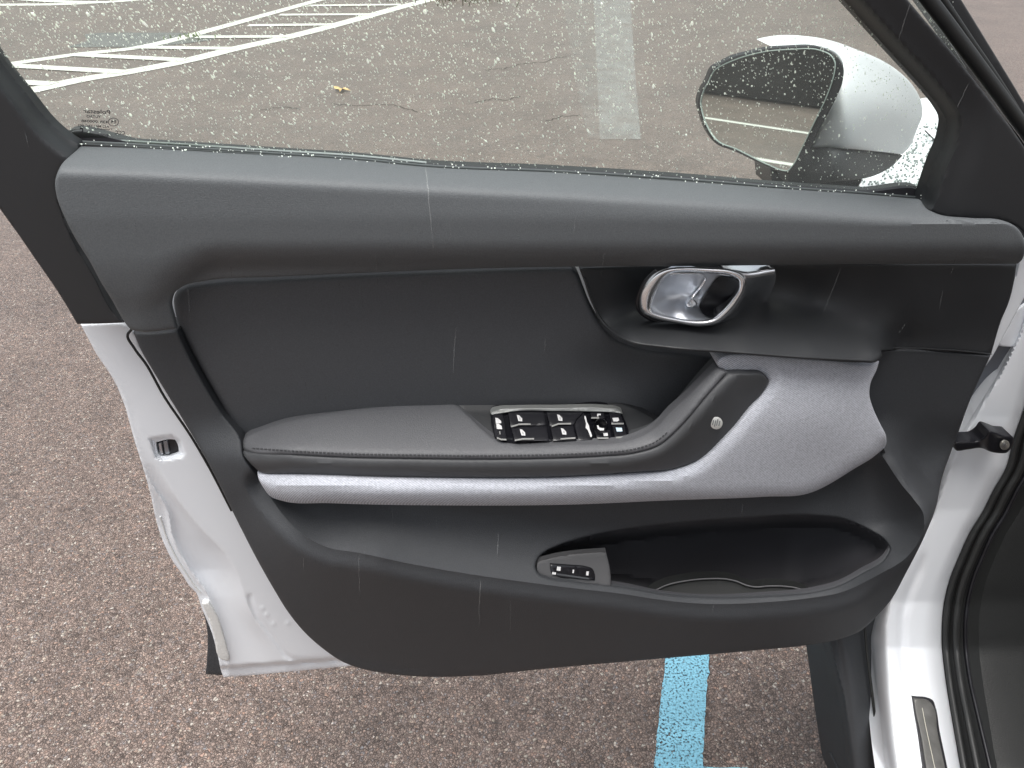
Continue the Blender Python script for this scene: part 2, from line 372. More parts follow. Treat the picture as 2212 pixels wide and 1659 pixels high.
def dropm():
    m = bpy.data.materials.new('raindrop_water'); m.use_nodes = True; nt = m.node_tree; nt.nodes.remove(nt.nodes['Principled BSDF']); N = nt.nodes.new; L = nt.links.new
    t = N('ShaderNodeBsdfTransparent'); t.inputs['Color'].default_value = (.95, .97, .94, 1)
    g = N('ShaderNodeBsdfGlossy'); g.inputs['Roughness'].default_value = .12
    tl = N('ShaderNodeBsdfTranslucent'); tl.inputs['Color'].default_value = (.95, .97, .92, 1)
    df = N('ShaderNodeBsdfDiffuse'); df.inputs['Color'].default_value = (.6, .63, .58, 1); g.inputs['Color'].default_value = (.35, .36, .34, 1)
    a0 = N('ShaderNodeAddShader'); L(g.outputs[0], a0.inputs[0]); L(df.outputs[0], a0.inputs[1])
    a = N('ShaderNodeAddShader'); L(a0.outputs[0], a.inputs[0]); L(tl.outputs[0], a.inputs[1])
    ms = N('ShaderNodeMixShader'); ms.inputs[0].default_value = .72; L(t.outputs[0], ms.inputs[1]); L(a.outputs[0], ms.inputs[2])
    L(ms.outputs[0], nt.nodes['Material Output'].inputs['Surface'])
    return m
M_drop = dropm()
M_clear = mat('clear_drop_water', (.5, .53, .52), .08, spec=.8); M_clear.node_tree.nodes['Principled BSDF'].inputs['Transmission Weight'].default_value = .6; M_clear.node_tree.nodes['Principled BSDF'].inputs['IOR'].default_value = 1.33

# ------------------------------------------------------------------ ground
def sheet(name, polys, z, m, kind='structure', parent=None, label=None, cat=None):
    V = []; F = []
    for p in polys:
        b = len(V); V += [(a[0], a[1], z) for a in p]; F.append(list(range(b, b + len(p))))
    o = mesh(name, V, F, m, parent, smooth=False)
    if kind: o['kind'] = kind
    if label: o['label'] = label
    if cat: o['category'] = cat
    for p in o.data.polygons:
        if p.normal.z < 0: p.flip()
    return o
sheet('ground', [[(-400, -400), (400, -400), (400, 400), (-400, 400)]], 0, M_asph)
def gline(name, pts, w, m, z=.004, jag=0.0):
    c = np.array([H(np.array([float(p[0])]), np.array([float(p[1])]))[0][:2] for p in spl(pts, 8, False)])
    if jag:
        tt = np.linspace(0, len(c) - 1, int(np.linalg.norm(c[0] - c[-1]) / .01)); c = np.stack([np.interp(tt, range(len(c)), c[:, k]) for k in (0, 1)], -1)
    t = np.gradient(c, axis=0); t /= np.linalg.norm(t, axis=1)[:, None]; nn = np.stack([-t[:, 1], t[:, 0]], -1)
    A = c + nn * (w / 2 + jag * nrs.randn(len(c), 1)); B = c - nn * (w / 2 + jag * nrs.randn(len(c), 1))
    polys = [[A[i], A[i + 1], B[i + 1], B[i]] for i in range(len(c) - 1)]
    return sheet(name, polys, z, m)
gline('white_line', [(-60, 148), (10, 140), (167, 118), (312, 101), (382, 85), (486, 57), (590, 28), (691, 0), (790, -28)], .15, M_line)
gline('white_line', [(-60, 222), (59, 198), (174, 173), (278, 156), (410, 130), (503, 107), (625, 80), (768, 43), (869, 15), (928, 0), (1030, -28)], .19, M_line)
for a, b in [((-10, 141), (270, 157)), ((160, 119), (404, 131)), ((290, 103), (508, 106)), ((424, 81), (632, 80)), ((536, 56), (716, 54)), ((604, 33), (800, 32)), ((668, 13), (866, 11)), ((30, 178), (115, 183))]:
    gline('hatch_line', [a, b], .145, M_line, z=.007)
gline('white_line', [(-200, 14), (0, 11), (150, 9), (245, 4), (330, -3)], .2, M_line)
gline('white_line', [(0, -4), (60, 0), (150, 5), (240, 6)], .2, M_line, z=.007)
gline('blue_line', [(1455, 1760), (1466, 1650), (1471, 1560), (1478, 1490), (1485, 1418), (1502, 1250)], .083, M_blue, jag=.0009)
gline('blue_cross_line', [(1500, 1684), (1620, 1688)], .04, M_blue, z=.007, jag=.001)
def gpoly(name, pts, z, m):
    g = H(np.array([p[0] for p in pts], float), np.array([p[1] for p in pts], float)); return sheet(name, [[(q[0], q[1]) for q in g]], z, m)
gpoly('reflection_band', [(1276, -70), (1354, -70), (1362, 0), (1372, 160), (1384, 302), (1296, 302), (1289, 150), (1282, 0)], .004, M_reflection)  # reflection in the window, painted as a pale band on the ground
gpoly('reflection_band', [(1204, -60), (1268, -60), (1281, 0), (1290, 180), (1296, 300), (1270, 300), (1240, 150), (1216, 0)], .0045, paint('painted_reflection_faint', (.42, .42, .40), .66, .35))  # fainter left part of the painted window reflection
M_crack = mat('crack_dark', (.05, .04, .035), .8)  # even dark colour for the asphalt cracks
for cp in ([(1046, 153), (1090, 148), (1130, 138), (1170, 134), (1234, 120)], [(713, 226), (770, 229), (852, 227), (880, 236), (907, 243)], [(1025, 222), (1060, 214), (1095, 217), (1130, 207)], [(1180, 262), (1215, 252), (1260, 249)], [(560, 238), (610, 232), (655, 236)]):
    q = []
    for (xa, ya), (xb, yb) in zip(cp[:-1], cp[1:]):
        for k in range(6): q.append((xa + (xb - xa) * k / 6 + nrs.randn() * 1.2, ya + (yb - ya) * k / 6 + nrs.randn() * 1.0))
    gline('crack', q, .012, M_crack, z=.002)
# puddle patch
c = H(np.array([290.]), np.array([86.]))[0]
M_pud = mat('wet_patch', (.13, .13, .125), .22, colvar=.3, varscale=8)
pp = [(c[0] + .62 * math.cos(a) * (1 + .3 * math.sin(3 * a + 1)), c[1] + .55 * math.sin(a) * (1 + .25 * math.cos(2 * a))) for a in np.linspace(0, 2 * math.pi, 40, endpoint=False)]
sheet('puddle', [pp], .003, M_pud)
# loose pebbles standing proud of the asphalt near the door
def pebbles():
    V = []; F = []; MI = []
    base = np.array([(1, 0, 0), (.5, .87, 0), (-.5, .87, 0), (-1, 0, 0), (-.5, -.87, 0), (.5, -.87, 0), (.55, .2, .6), (-.2, .5, .6), (-.5, -.3, .6), (.3, -.5, .6)])
    bf = [(0, 1, 6), (1, 7, 6), (1, 2, 7), (2, 3, 7), (3, 8, 7), (3, 4, 8), (4, 9, 8), (4, 5, 9), (5, 0, 9), (0, 6, 9), (6, 7, 8, 9)]
    k = 0
    while k < 14000:
        x, y = nrs.uniform(-40, 2200), nrs.uniform(380, 1740)
        if 700 < x < 1400 and y < 1380: continue
        if y < 1000 and x > 420: continue
        g = H(np.array([x]), np.array([y]))[0]
        s = nrs.uniform(.0014, .0030) * (1.35 if nrs.rand() < .07 else 1); a = nrs.uniform(0, 6.28); e = nrs.uniform(.6, 1)
        p = base * nrs.uniform(.8, 1.2, base.shape) * (s, s * e, s * .55)
        q = np.stack([p[:, 0] * math.cos(a) - p[:, 1] * math.sin(a), p[:, 0] * math.sin(a) + p[:, 1] * math.cos(a), p[:, 2]], -1) + (g[0], g[1], -.0006)
        b = len(V); V += q.tolist(); mi = int(nrs.choice(6, p=[.30, .30, .16, .10, .07, .07]))
        for f in bf: F.append([b + i for i in f]); MI.append(mi)
        k += 1
    o = mesh('pebbles', V, F, None, smooth=False)
    for c_ in [(.26, .205, .175), (.18, .145, .125), (.34, .275, .24), (.21, .205, .21), (.40, .29, .235), (.48, .44, .40)]:
        o.data.materials.append(mat('pebble_stone', c_, .42))
    o.data.polygons.foreach_set('material_index', MI); o['kind'] = 'stuff'
    return o
pebbles()
# ------------------------------------------------------------------ the door
door = empty('car', (.75, .9, .0), 'white car with its front door wide open, dark grey door trim and wet door mirror', 'car')

# --- outer skin, behind everything
skin = [(170, 690), (240, 800), (290, 930), (345, 1110), (395, 1215), (440, 1290), (470, 1370), (485, 1445), (760, 1428), (1400, 1405), (1800, 1370), (1900, 1280), (1990, 1120), (2070, 900), (2150, 720), (2180, 560), (2000, 460), (170, 330), (100, 400)]
panel('outer_skin', [(*p, 'c') for p in skin], const(-.105), M_white, door, r=6, th=.004, step=60, ang=60)
# window frame, rear upright
def fr_off(x, y):
    return np.full(len(x), .012)
FL_in = [(-170, -190), (-80, -20), (0, 128), (55, 198), (115, 271), (149, 299), (172, 316)]
FL = FL_in + [(150, 340), (132, 362), (122, 390), (126, 430), (150, 500), (205, 600), (250, 680), (268, 697, 'c'), (218, 699), (167, 700, 'c'), (135, 646), (69, 549), (45, 514), (0, 451), (-90, 300), (-190, 110), (-300, -160, 'c')]
FL[0] = (-170, -190, 'c')
inl = spl([p[:2] for p in FL_in], 5, False)
def fl_off(x, y):
    d = pdist(x, y, inl, False); return -.010 + .024 * sstep(d / 42)
panel('window_frame', FL, fl_off, M_frame, door, r=4, th=.012, step=7)
# window frame, sloping front part with mirror corner
FR_in = [(1700, -190), (1821, 0), (1861, 45), (1930, 121), (2000, 198), (2030, 236), (2041, 257), (2038, 290), (2015, 350), (1989, 428)]
inr = spl(FR_in, 5, False)
def frr_off(x, y):
    d = pdist(x, y, inr, False); return -.012 + .03 * sstep(d / 36) + .006 * sstep((d - 30) / 80)
FR = [(1700, -190, 'c')] + FR_in[1:-1] + [(1987, 433, 'c'), (1999, 450), (2030, 465), (2100, 474), (2173, 480), (2200, 492), (2222, 520, 'c'), (2262, 470), (2255, 400), (2215, 322), (2150, 232), (2080, 142), (1965, 5), (1880, -100), (1810, -190, 'c')]
panel('window_frame', FR, frr_off, M_frame, door, r=5, th=.012, step=7)
dtube('frame_seal', [(1850, -190), (2000, -8), (2100, 125), (2180, 235), (2250, 340), (2290, 460)], .004, 15, M_rubber, door, n=8, seg=12)
dtube('frame_seal', [(1905, -190), (2030, -8), (2090, 82), (2150, 170), (2212, 268), (2290, 400)], -.006, 9, M_rubber, door, n=8, seg=10)
panel('frame_cap', [(1915, -190, 'c'), (2020, -20), (2076, 60), (2150, 180), (2240, 320), (2300, 440, 'c'), (2325, 420, 'c'), (2212, 222), (2121, 72), (2078, 2), (1960, -190, 'c')], const(-.014), M_frame, door, r=4, th=.02, step=14)
panel('frame_channel', [(1840, -190, 'c'), (1990, -2), (2090, 140), (2200, 300), (2262, 420, 'c'), (2315, 420, 'c'), (2212, 240), (2121, 90), (2060, 0), (1950, -190, 'c')], const(-.024), M_rubber, door, r=0, th=.02, step=20)
# glass
GL = [(-250, -230), (1850, -230), (2120, 200), (2080, 440), (1400, 405), (700, 350), (150, 320), (90, 300)]
def gl_off(x, y): return -.030 + .00006 * (330 - y)
glass_o = panel('window_glass', [(*p, 'c') for p in GL], gl_off, M_glass, door, r=0, th=.0005, step=80, ang=5)
# belt seals
SL = [(140, 301), (300, 309), (600, 328), (768, 339), (921, 354), (1199, 366), (1481, 384), (1700, 402), (1860, 413), (1995, 424)]
def shift(pts, dy, dx=0): return [(p[0] + dx, p[1] + dy) for p in pts]
panel('outer_belt_seal', shift(SL, -3) + shift(SL, 9)[::-1], const(-.04), M_rubber, door, r=3, th=.01, step=20)
dtube('seal_lip', shift(SL, 3.5), -.022, 2.6, mat('seal_flock', (.12, .135, .135), .5), door, seg=6)
dtube('seal_lip', shift(SL, 8.5), -.017, 2.2, mat('seal_edge', (.06, .068, .068), .5), door, seg=6)
panel('seal_channel', shift(SL, 2) + shift(SL, 22)[::-1], const(-.028), M_matt, door, r=0, th=.006, step=20)
# water bead along the outer lip
dtube('chrome_lip', shift(SL[:5], -2.5), -.030, 2.4, mat('wet_grey_lip', (.45, .5, .48), .15), door, seg=6)

# --- upper trim
top = [(172, 319), (300, 323), (500, 334), (768, 349), (921, 364), (1199, 376), (1481, 395), (1700, 411), (1860, 422), (1988, 433)]
tb = np.array([(100, 362), (278, 368), (500, 379), (768, 394), (1000, 406), (1199, 416), (1444, 431), (1700, 444), (1965, 465), (2100, 492), (2173, 508), (2212, 530)])
tt_ = np.array([(100, 316), (172, 319), (500, 334), (768, 349), (1199, 376), (1481, 395), (1860, 422), (1988, 433), (2100, 474), (2212, 500)])
def up_raw(x, y):
    yt = np.interp(x, tt_[:, 0], tt_[:, 1]); yb = np.interp(x, tb[:, 0], tb[:, 1])
    yb = np.maximum(yb, yt + 8)
    left = 1 - sstep((x - 290) / 190); g = sstep((x - 2150) / 60)
    k = [yt - 5, yb - 2, yb + 10, np.full(len(x), 470.), 530 + 35 * left, 548 + 50 * left, 566 + 70 * left, 576 + 100 * left, np.full(len(x), 780.)]
    o = [-.014 + .050 * sstep((x - 1930) / 130), .037 + 0 * x, .041 + 0 * x, .0455 + 0 * x, .0465 + 0 * x, .0435 + .002 * left, .034 + .009 * left, .020 + .018 * left, .014 + .018 * left]
    out = np.zeros(len(x)) + o[0]
    for a in range(len(k) - 1):
        t = np.clip((y - k[a]) / np.maximum(k[a + 1] - k[a], 1), 0, 1); out = np.where(y >= k[a], o[a] + (o[a + 1] - o[a]) * t, out)
    return out - .004 * g
def up_off(x, y):
    return sum(w * up_raw(x, y + d) for d, w in ((-13, .10), (-9, .13), (-5, .14), (-1.5, .13), (1.5, .13), (5, .14), (9, .13), (13, .10)))
UP = [(172, 319, 'c')] + top[1:-1] + [(1989, 433, 'c'), (2000, 449), (2027, 464), (2100, 474), (2173, 480), (2192, 488), (2207, 505), (2214, 525), (2213, 545), (2207, 562), (2197, 570, 'c'),
      (1861, 571), (1444, 575), (1244, 576), (1060, 579), (768, 590), (590, 598), (441, 607), (398, 617), (378, 632), (370, 655), (376, 685), (382, 709, 'c'), (350, 714), (300, 716), (282, 711), (267, 692), (243, 650), (215, 604), (196, 568), (160, 510), (140, 470), (122, 422), (119, 392), (130, 360)]
panel('upper_trim', UP, up_off, M_soft, door, r=7, th=.004, step=6, n=7)

# --- lower carrier trim with the ridge and pocket
RG = [(560, 1040), (590, 1083), (625, 1128), (660, 1159), (713, 1184), (768, 1193), (887, 1218), (1060, 1247), (1164, 1261), (1234, 1270), (1338, 1282), (1444, 1298), (1513, 1304), (1652, 1301), (1756, 1291), (1812, 1281), (1895, 1243), (1965, 1197), (1996, 1138), (1994, 1108), (1975, 1080), (1947, 1046), (1906, 984)]
rg = spl(RG, 6, False); rgpoly = np.vstack([rg, [(1900, 900), (560, 900)]])
rg_s = np.r_[0, np.cumsum(np.linalg.norm(np.diff(rg, axis=0), axis=1))]; rg_s = np.where(rg_s > rg_s[-1] - 320, 1400 + (rg_s - (rg_s[-1] - 320)), np.minimum(rg_s, 1400))
def low_off(x, y):
    d = pdist(x, y, rg, False); ins = inside(x, y, rgpoly)
    w = 125 - 45 * sstep((x - 1750) / 150)
    q = np.clip(d / (w * 1.1), 0, 1); t = .45 * (1 - (1 - q) ** 2) + .55 * (q + .0 * q) ; t = np.where(q > .8, t + (1 - t) * .0, t); t = t - .06 * np.clip((q - .8) / .2, 0, 1) ** 2 * 0
    right = sstep((x - 1850) / 150)
    wt = 1 / (np.hypot(x[:, None] - rg[None, :, 0], y[:, None] - rg[None, :, 1]) + 6) ** 3
    hR = (wt * np.interp(rg_s, [0, 60, 160, 330, 1400, 1540, 1650, 1715], [.028, .042, .068, .095, .096, .082, .045, .028])[None]).sum(1) / wt.sum(1)
    oi = hR - .046 * (1 - (1 - np.clip(d / (w * 1.2), 0, 1)) ** 2) * (1 - .35 * right) - .006 * sstep((d - 60) / 80) * (1 - right)
    crest = np.exp(-(d / 5.) ** 2) * .001
    oo = hR + .0045 * sstep(d / 36) * (1 - right) - .052 * np.clip((d - 34) / 190, 0, 1.0) - .012 * np.clip((d - 220) / 300, 0, 1) - .040 * right * sstep(d / 60)
    o = np.where(ins, oi, oo) - crest * 0
    up = sstep((1000 - y) / 120) * sstep((700 - x) / 100)      # the upright strip beside the insert
    o = o * (1 - up) + up * .010
    ur = sstep((1010 - y) / 120) * sstep((x - 1700) / 100)
    return o * (1 - ur) + ur * .000
LOW = [(288, 718, 'c'), (340, 718), (383, 713, 'c'), (400, 752), (438, 825), (477, 889), (521, 950), (526, 985), (556, 1028), (575, 1055, 'c'), (620, 1064), (900, 1080), (1200, 1078), (1500, 1068), (1640, 1058), (1750, 1050), (1850, 990), (1895, 960), (1885, 900), (1866, 850), (1875, 790), (1890, 757, 'c'), (1950, 754), (2050, 760), (2140, 767, 'c'),
       (2128, 792), (2097, 861), (2069, 937), (2053, 980), (2034, 1035), (2022, 1095), (2000, 1152), (1958, 1236), (1923, 1298), (1892, 1333), (1861, 1361), (1809, 1382), (1740, 1394), (1618, 1406), (1435, 1422), (1164, 1446), (1026, 1460), (921, 1462), (835, 1455), (783, 1445), (741, 1430), (700, 1403), (660, 1368), (625, 1326), (590, 1270), (555, 1208), (521, 1142), (500, 1100), (451, 1003), (399, 913), (333, 805), (305, 757)]
PK = [(1157, 1225), (1163, 1205), (1180, 1190), (1199, 1181), (1269, 1159), (1373, 1140), (1481, 1128), (1618, 1118), (1756, 1113), (1826, 1122), (1878, 1145), (1914, 1170), (1922, 1184), (1913, 1205), (1861, 1239), (1809, 1266), (1756, 1279), (1652, 1288), (1513, 1290), (1444, 1285), (1338, 1267), (1234, 1256), (1182, 1248), (1163, 1239)]
panel('lower_trim', LOW, low_off, M_hard, door, r=7, th=.03, step=10, n=6, holes=[PK], rh=5, creases=[RG], thh=.003)
# pocket lining
def grow(pts, k):
    c = np.mean([p[:2] for p in pts], 0); out = []
    for p in pts:
        v = np.array(p[:2]) - c; L = np.linalg.norm(v); out.append(tuple(c + v * (L + k) / L))
    return out
pk = spl(PK, 5)
def pk_off(x, y):
    d = pdist(x, y, pk); ins = inside(x, y, pk); d = np.where(ins, d, 0)
    lo = low_off(x, y) - .004
    depth = .085 * sstep(d / 26) * (1 - sstep((x - 1690) / 220) * .75)
    return lo - depth - .002
pocket = panel('door_pocket', grow(PK, 7), pk_off, M_matt, door, r=0, th=.01, step=9)
matp = panel('pocket_mat', [(1405, 1282), (1440, 1264), (1480, 1255), (1531, 1250), (1570, 1251), (1592, 1256), (1612, 1264), (1632, 1268), (1660, 1266), (1687, 1266), (1720, 1270), (1752, 1282), (1652, 1292), (1513, 1294)], lambda x, y: np.full(len(x), .046) + .0006 * (y - 1250), M_rubber, pocket, r=5, th=.012, step=12)
dtube('mat_edge', [(1405, 1281), (1440, 1264), (1480, 1255), (1531, 1250), (1570, 1251), (1592, 1256), (1612, 1264), (1632, 1268), (1660, 1266), (1687, 1266), (1720, 1270), (1752, 1281)], lambda x, y: .0485 + .0006 * (y - 1250), 2.2, mat('mat_rim', (.12, .12, .125), .5), pocket, seg=6)
# tailgate switch pod in the pocket
def pod_off(x, y): return .064 + .00032 * (y - 1195)
pod = panel('switch_pod', [(1159, 1227), (1161, 1216), (1187, 1206), (1236, 1197), (1309, 1191, 'c'), (1314, 1211), (1318, 1231), (1320, 1268, 'c'), (1261, 1261), (1200, 1252), (1177, 1248), (1164, 1239)], pod_off, mat('pod_plastic', (.07, .07, .073), .55), door, r=3, th=.006, step=8)
pf = lambda x, y: pod_off(x, y) + .0015
pb = panel('switch_face', [(1188, 1218, 'c'), (1230, 1221), (1268, 1225), (1279, 1229), (1285, 1240), (1285, 1254, 'c'), (1240, 1250), (1204, 1245), (1191, 1237)], pf, M_gloss, pod, r=2, th=.004, step=6)
def dquad(name, cx, cy, w, h, off, m, parent, ang=0., th=.0006, n=4, sk=0.):
    a = R(ang); pts = []
    for sx, sy in ((-1, -1), (1, -1), (1, 1), (-1, 1)):
        x, y = sx * w / 2 + sk * sy, sy * h / 2; pts.append((cx + x * math.cos(a) - y * math.sin(a), cy + x * math.sin(a) + y * math.cos(a), 'c'))
    return panel(name, pts, off if callable(off) else const(off), m, parent, r=0, th=th, step=9)
pf2 = lambda x, y: pod_off(x, y) + .0023
for cx, cy, w, h in ((1207, 1229, 8, 8), (1238.5, 1234.5, 3, 7), (1269, 1239, 5, 8), (1197, 1239, 8, 4)):
    dquad('switch_mark', cx, cy, w, h, pf2, M_ink, pod, 6)
for cx, cy, w, h in ((1238, 1245.5, 70, 3),):
    dquad('switch_edge', cx, cy, w, h, pf2, M_hard, pod, 8)

# --- insert
def ins_off(x, y):
    return -.001 + .006 * sstep((y - 600) / 250) - .012 * np.exp(-((x - 1330) / 90.) ** 2 - ((y - 800) / 60.) ** 2) - .006 * sstep((x - 1300) / 200)
INS = [(378, 636), (384, 626), (400, 617), (441, 610), (590, 601), (768, 592), (1060, 581), (1160, 578), (1234, 577, 'c'), (1248, 592), (1262, 625), (1280, 670), (1300, 703), (1325, 728), (1370, 747), (1481, 762), (1580, 772, 'c'), (1600, 830, 'c'), (1470, 960), (1430, 985, 'c'), (1000, 985), (560, 985), (532, 965), (517, 941), (486, 885), (448, 819), (410, 750), (388, 705), (379, 677)]
panel('door_insert', INS, ins_off, M_leather, door, r=16, th=.02, step=14, n=6)

# --- handle panel
hp = RBF([(1262, 590, .002), (1275, 650, .002), (1296, 700, .006), (1325, 724, .024), (1360, 737, .044), (1440, 748, .055), (1583, 762, .060), (1750, 774, .060), (1890, 778, .050), (1904, 764, .040),
          (1360, 712, .024), (1480, 728, .042), (1600, 738, .045), (1750, 750, .046), (1860, 760, .042), (1330, 640, -.008), (1360, 690, .002), (1350, 590, -.012), (1450, 590, -.035), (1600, 585, -.036), (1750, 580, -.012), (1500, 650, -.028), (1450, 700, .016),
          (1560, 700, .014), (1640, 703, .014), (1740, 715, .020), (1640, 650, -.024), (1760, 650, -.014), (1850, 700, .008), (1870, 735, .026), (1920, 700, .004), (1930, 755, .004), (1920, 650, 0), (1900, 590, .0), (2000, 600, 0), (2000, 700, 0), (2000, 757, 0), (2140, 755, 0), (2190, 580, 0), (2140, 640, 0)], 2e-4)
HP = [(1251, 578, 'c'), (1262, 608), (1276, 645), (1292, 680), (1312, 706), (1335, 725), (1372, 742), (1440, 752), (1583, 764), (1756, 777), (1860, 783), (1893, 781), (1905, 770), (1903, 757, 'c'), (1950, 755), (2050, 760), (2141, 765, 'c'), (2162, 694), (2180, 650), (2190, 610), (2196, 571, 'c'), (1861, 570), (1444, 572)]
panel('handle_panel', HP, hp, M_frame, door, r=6, th=.02, step=9, n=6)
dtube('panel_piping', [(1262, 600), (1280, 652), (1304, 698), (1330, 722), (1365, 738), (1430, 748), (1583, 760), (1756, 773), (1880, 779)], lambda x, y: hp(x, y) + .001, 3.2, M_frame, door, n=8, seg=8)
dtube('panel_seam', [(1903, 751), (2000, 753), (2080, 758), (2141, 765)], .003, 2.0, M_frame, door, seg=6)

# --- interior door handle
HO = [(1381, 660), (1382, 634), (1397, 607), (1415, 590), (1436, 581), (1475, 577), (1535, 578), (1584, 583), (1604, 591), (1613, 604), (1612, 622), (1597, 654), (1572, 684), (1548, 700), (1515, 706), (1456, 698), (1406, 686), (1387, 676)]
HI = [(1409, 666), (1411, 652), (1428, 614), (1440, 597), (1452, 590), (1468, 587), (1525, 590), (1584, 599), (1594, 606), (1596, 618), (1581, 646), (1555, 675), (1544, 685), (1530, 690), (1495, 691), (1456, 685), (1424, 677), (1412, 672)]
def loft_ring(name, A, B, base, hgt, m, parent, n=140, k=12):
    A, B = spl(A, 8), spl(B, 8); c = np.array([1500., 640.]); V = []; F = []
    def res(L):
        q = L - c; th = np.unwrap(np.arctan2(q[:, 1] / 60, q[:, 0] / 110)); 
        if th[-1] < th[0]: L = L[::-1]; q = L - c; th = np.unwrap(np.arctan2(q[:, 1] / 60, q[:, 0] / 110))
        th2 = np.r_[th - 2 * math.pi, th, th + 2 * math.pi]; LL = np.vstack([L, L, L]); t = np.linspace(0, 2 * math.pi, n, endpoint=False) + th[0]
        return np.stack([np.interp(t, th2, LL[:, i]) for i in (0, 1)], -1), th[0]
    a, t0 = res(A); b, t1 = res(B); sh = int(round((t1 - t0) / (2 * math.pi) * n)); b = np.roll(b, sh, 0)
    for j in range(k + 1):
        f = j / k; w = .5 - .5 * math.cos(math.pi * f); p = a * (1 - w) + b * w
        z = base(p[:, 0], p[:, 1]) + hgt * math.sin(math.pi * f) - (.010 if j in (0, k) else 0)
        V += D(p[:, 0], p[:, 1], z).tolist()
    for j in range(k):
        for i in range(n): i2 = (i + 1) % n; F.append([j * n + i, (j + 1) * n + i, (j + 1) * n + i2, j * n + i2])
    return mesh(name, V, F, m, parent, ang=80)
HB = lambda x, y: .022 + .00006 * (x - 1400)
loft_ring('handle_bezel', HO, HI, HB, .007, M_chrome, door)
panel('handle_base', [(1560, 584), (1600, 588), (1634, 586), (1652, 582), (1668, 582), (1676, 590), (1676, 602), (1668, 626), (1646, 664), (1614, 688), (1565, 702), (1540, 702), (1600, 650), (1608, 610)], RBF([(1584, 590, .028), (1605, 606, .026), (1668, 588, .026), (1674, 600, .016), (1634, 590, .028), (1668, 620, -.002), (1645, 655, -.022), (1610, 686, -.022), (1645, 608, .010), (1600, 640, .020), (1570, 690, .016), (1625, 640, -.002), (1560, 700, .010)]), M_chrome, door, r=5, th=.02, step=5, n=8)
dtube('handle_bar', [(1555, 586), (1590, 591), (1612, 594), (1632, 592), (1652, 588), (1671, 585)], .0275, 8.5, M_chrome, door, n=6, seg=14)
cup0 = RBF([(1405, 665, .000), (1425, 610, -.004), (1450, 585, -.004), (1500, 587, -.008), (1600, 598, -.02), (1600, 650, -.03), (1440, 640, -.016), (1470, 640, -.020), (1490, 645, -.020), (1510, 620, -.016), (1520, 600, -.014), (1500, 660, -.018), (1480, 668, -.008), (1430, 672, -.004), (1530, 695, .0), (1460, 692, -.001), (1500, 682, -.004), (1540, 650, -.026)], 3e-4)
cupf = lambda x, y: cup0(x, y) * 1.1 + .020
cup = panel('handle_cup', [(1402, 668), (1406, 645), (1425, 608), (1445, 583), (1525, 583), (1600, 597), (1606, 620), (1580, 658), (1545, 694), (1495, 698), (1420, 684)], cupf, M_cup, door, r=0, th=.004, step=4)
panel('handle_opening', [(1553, 600), (1585, 602), (1595, 608), (1597, 618), (1581, 645), (1556, 674), (1540, 685), (1522, 680), (1512, 664), (1516, 652), (1534, 622)], lambda x, y: cupf(x, y) + .002, M_black, cup, r=0, th=.002, step=8)
dtube('pull_lever', [(1447, 592), (1475, 590), (1505, 591), (1518, 594), (1524, 601), (1520, 610), (1505, 630), (1494, 644), (1488, 655)], lambda x, y: cupf(x, y) + .0025, 2.6, M_chrome, cup, n=7, seg=8)
panel('pull_lever', [(1481, 654), (1488, 644), (1500, 646), (1506, 657), (1496, 664), (1485, 662)], lambda x, y: cupf(x, y) + .005, M_chrome, cup, r=7, th=.004, step=4)
dtube('handle_gasket', [(1418, 585), (1398, 603), (1381, 634), (1377, 660), (1384, 675), (1402, 687), (1456, 700), (1515, 709)], [.012, .010, .010, .012], 5, M_black, door, seg=8)

# --- armrest
SEAM = [(522, 969), (542, 977), (625, 982.5), (768, 989.5), (852, 991), (1060, 993), (1220, 990), (1303, 986), (1373, 979), (1425, 962), (1458, 935), (1481, 911), (1531, 851), (1571, 806)]
seam_c = spl([(505, 962)] + SEAM + [(1590, 790)], 30, False)
seam_o = np.interp(np.arange(len(seam_c)), [np.argmin(np.abs(seam_c[:, 0] - q)) for q in (505, 522, 560, 625, 768, 1000, 1234, 1373, 1440, 1500, 1545, 1590)], [.012, .026, .044, .058, .068, .074, .077, .078, .077, .073, .066, .056])
def seam_near(x, y):
    out = np.zeros(len(x)); dd = np.zeros(len(x)); P = np.stack([x, y], -1)
    for i in range(0, len(P), 2000):
        d = np.linalg.norm(P[i:i + 2000, None] - seam_c[None], axis=-1); j = d.argmin(1); m = d.min(1)
        w = 1 / (d + 4) ** 4; out[i:i + 2000] = (w * seam_o).sum(1) / w.sum(1); dd[i:i + 2000] = m
    return out, dd
def armf(x, y):
    o, d = seam_near(x, y); return o - .00062 * (np.sqrt((d - 10) ** 2 + 90.) + (d - 10)) / 2 
def sidef(x, y):
    o, d = seam_near(x, y); return o + .003 * sstep(d / 16) - .012 * np.clip((d - 18) / 60, 0, 1.2)
ARM = [(521, 958), (528, 946), (555, 930), (625, 906), (700, 892), (768, 883), (852, 874), (956, 870), (978, 870), (990, 876), (1008, 892), (1043, 926), (1062, 942), (1074, 949), (1098, 956), (1234, 957), (1303, 956), (1338, 953), (1373, 944), (1393, 935), (1414, 922), (1449, 885), (1481, 857), (1515, 822), (1546, 791, 'c'), (1572, 804, 'c')] + SEAM[::-1][1:-1] + [(523, 968)]
panel('armrest', ARM, armf, M_arm, door, r=7, th=.008, step=6, n=6)
dtube('armrest_piping', [(530, 972)] + SEAM[1:-1] + [(1566, 812)], lambda x, y: armf(x, y) - .0042, 3.0, M_black, door, n=6, seg=6)
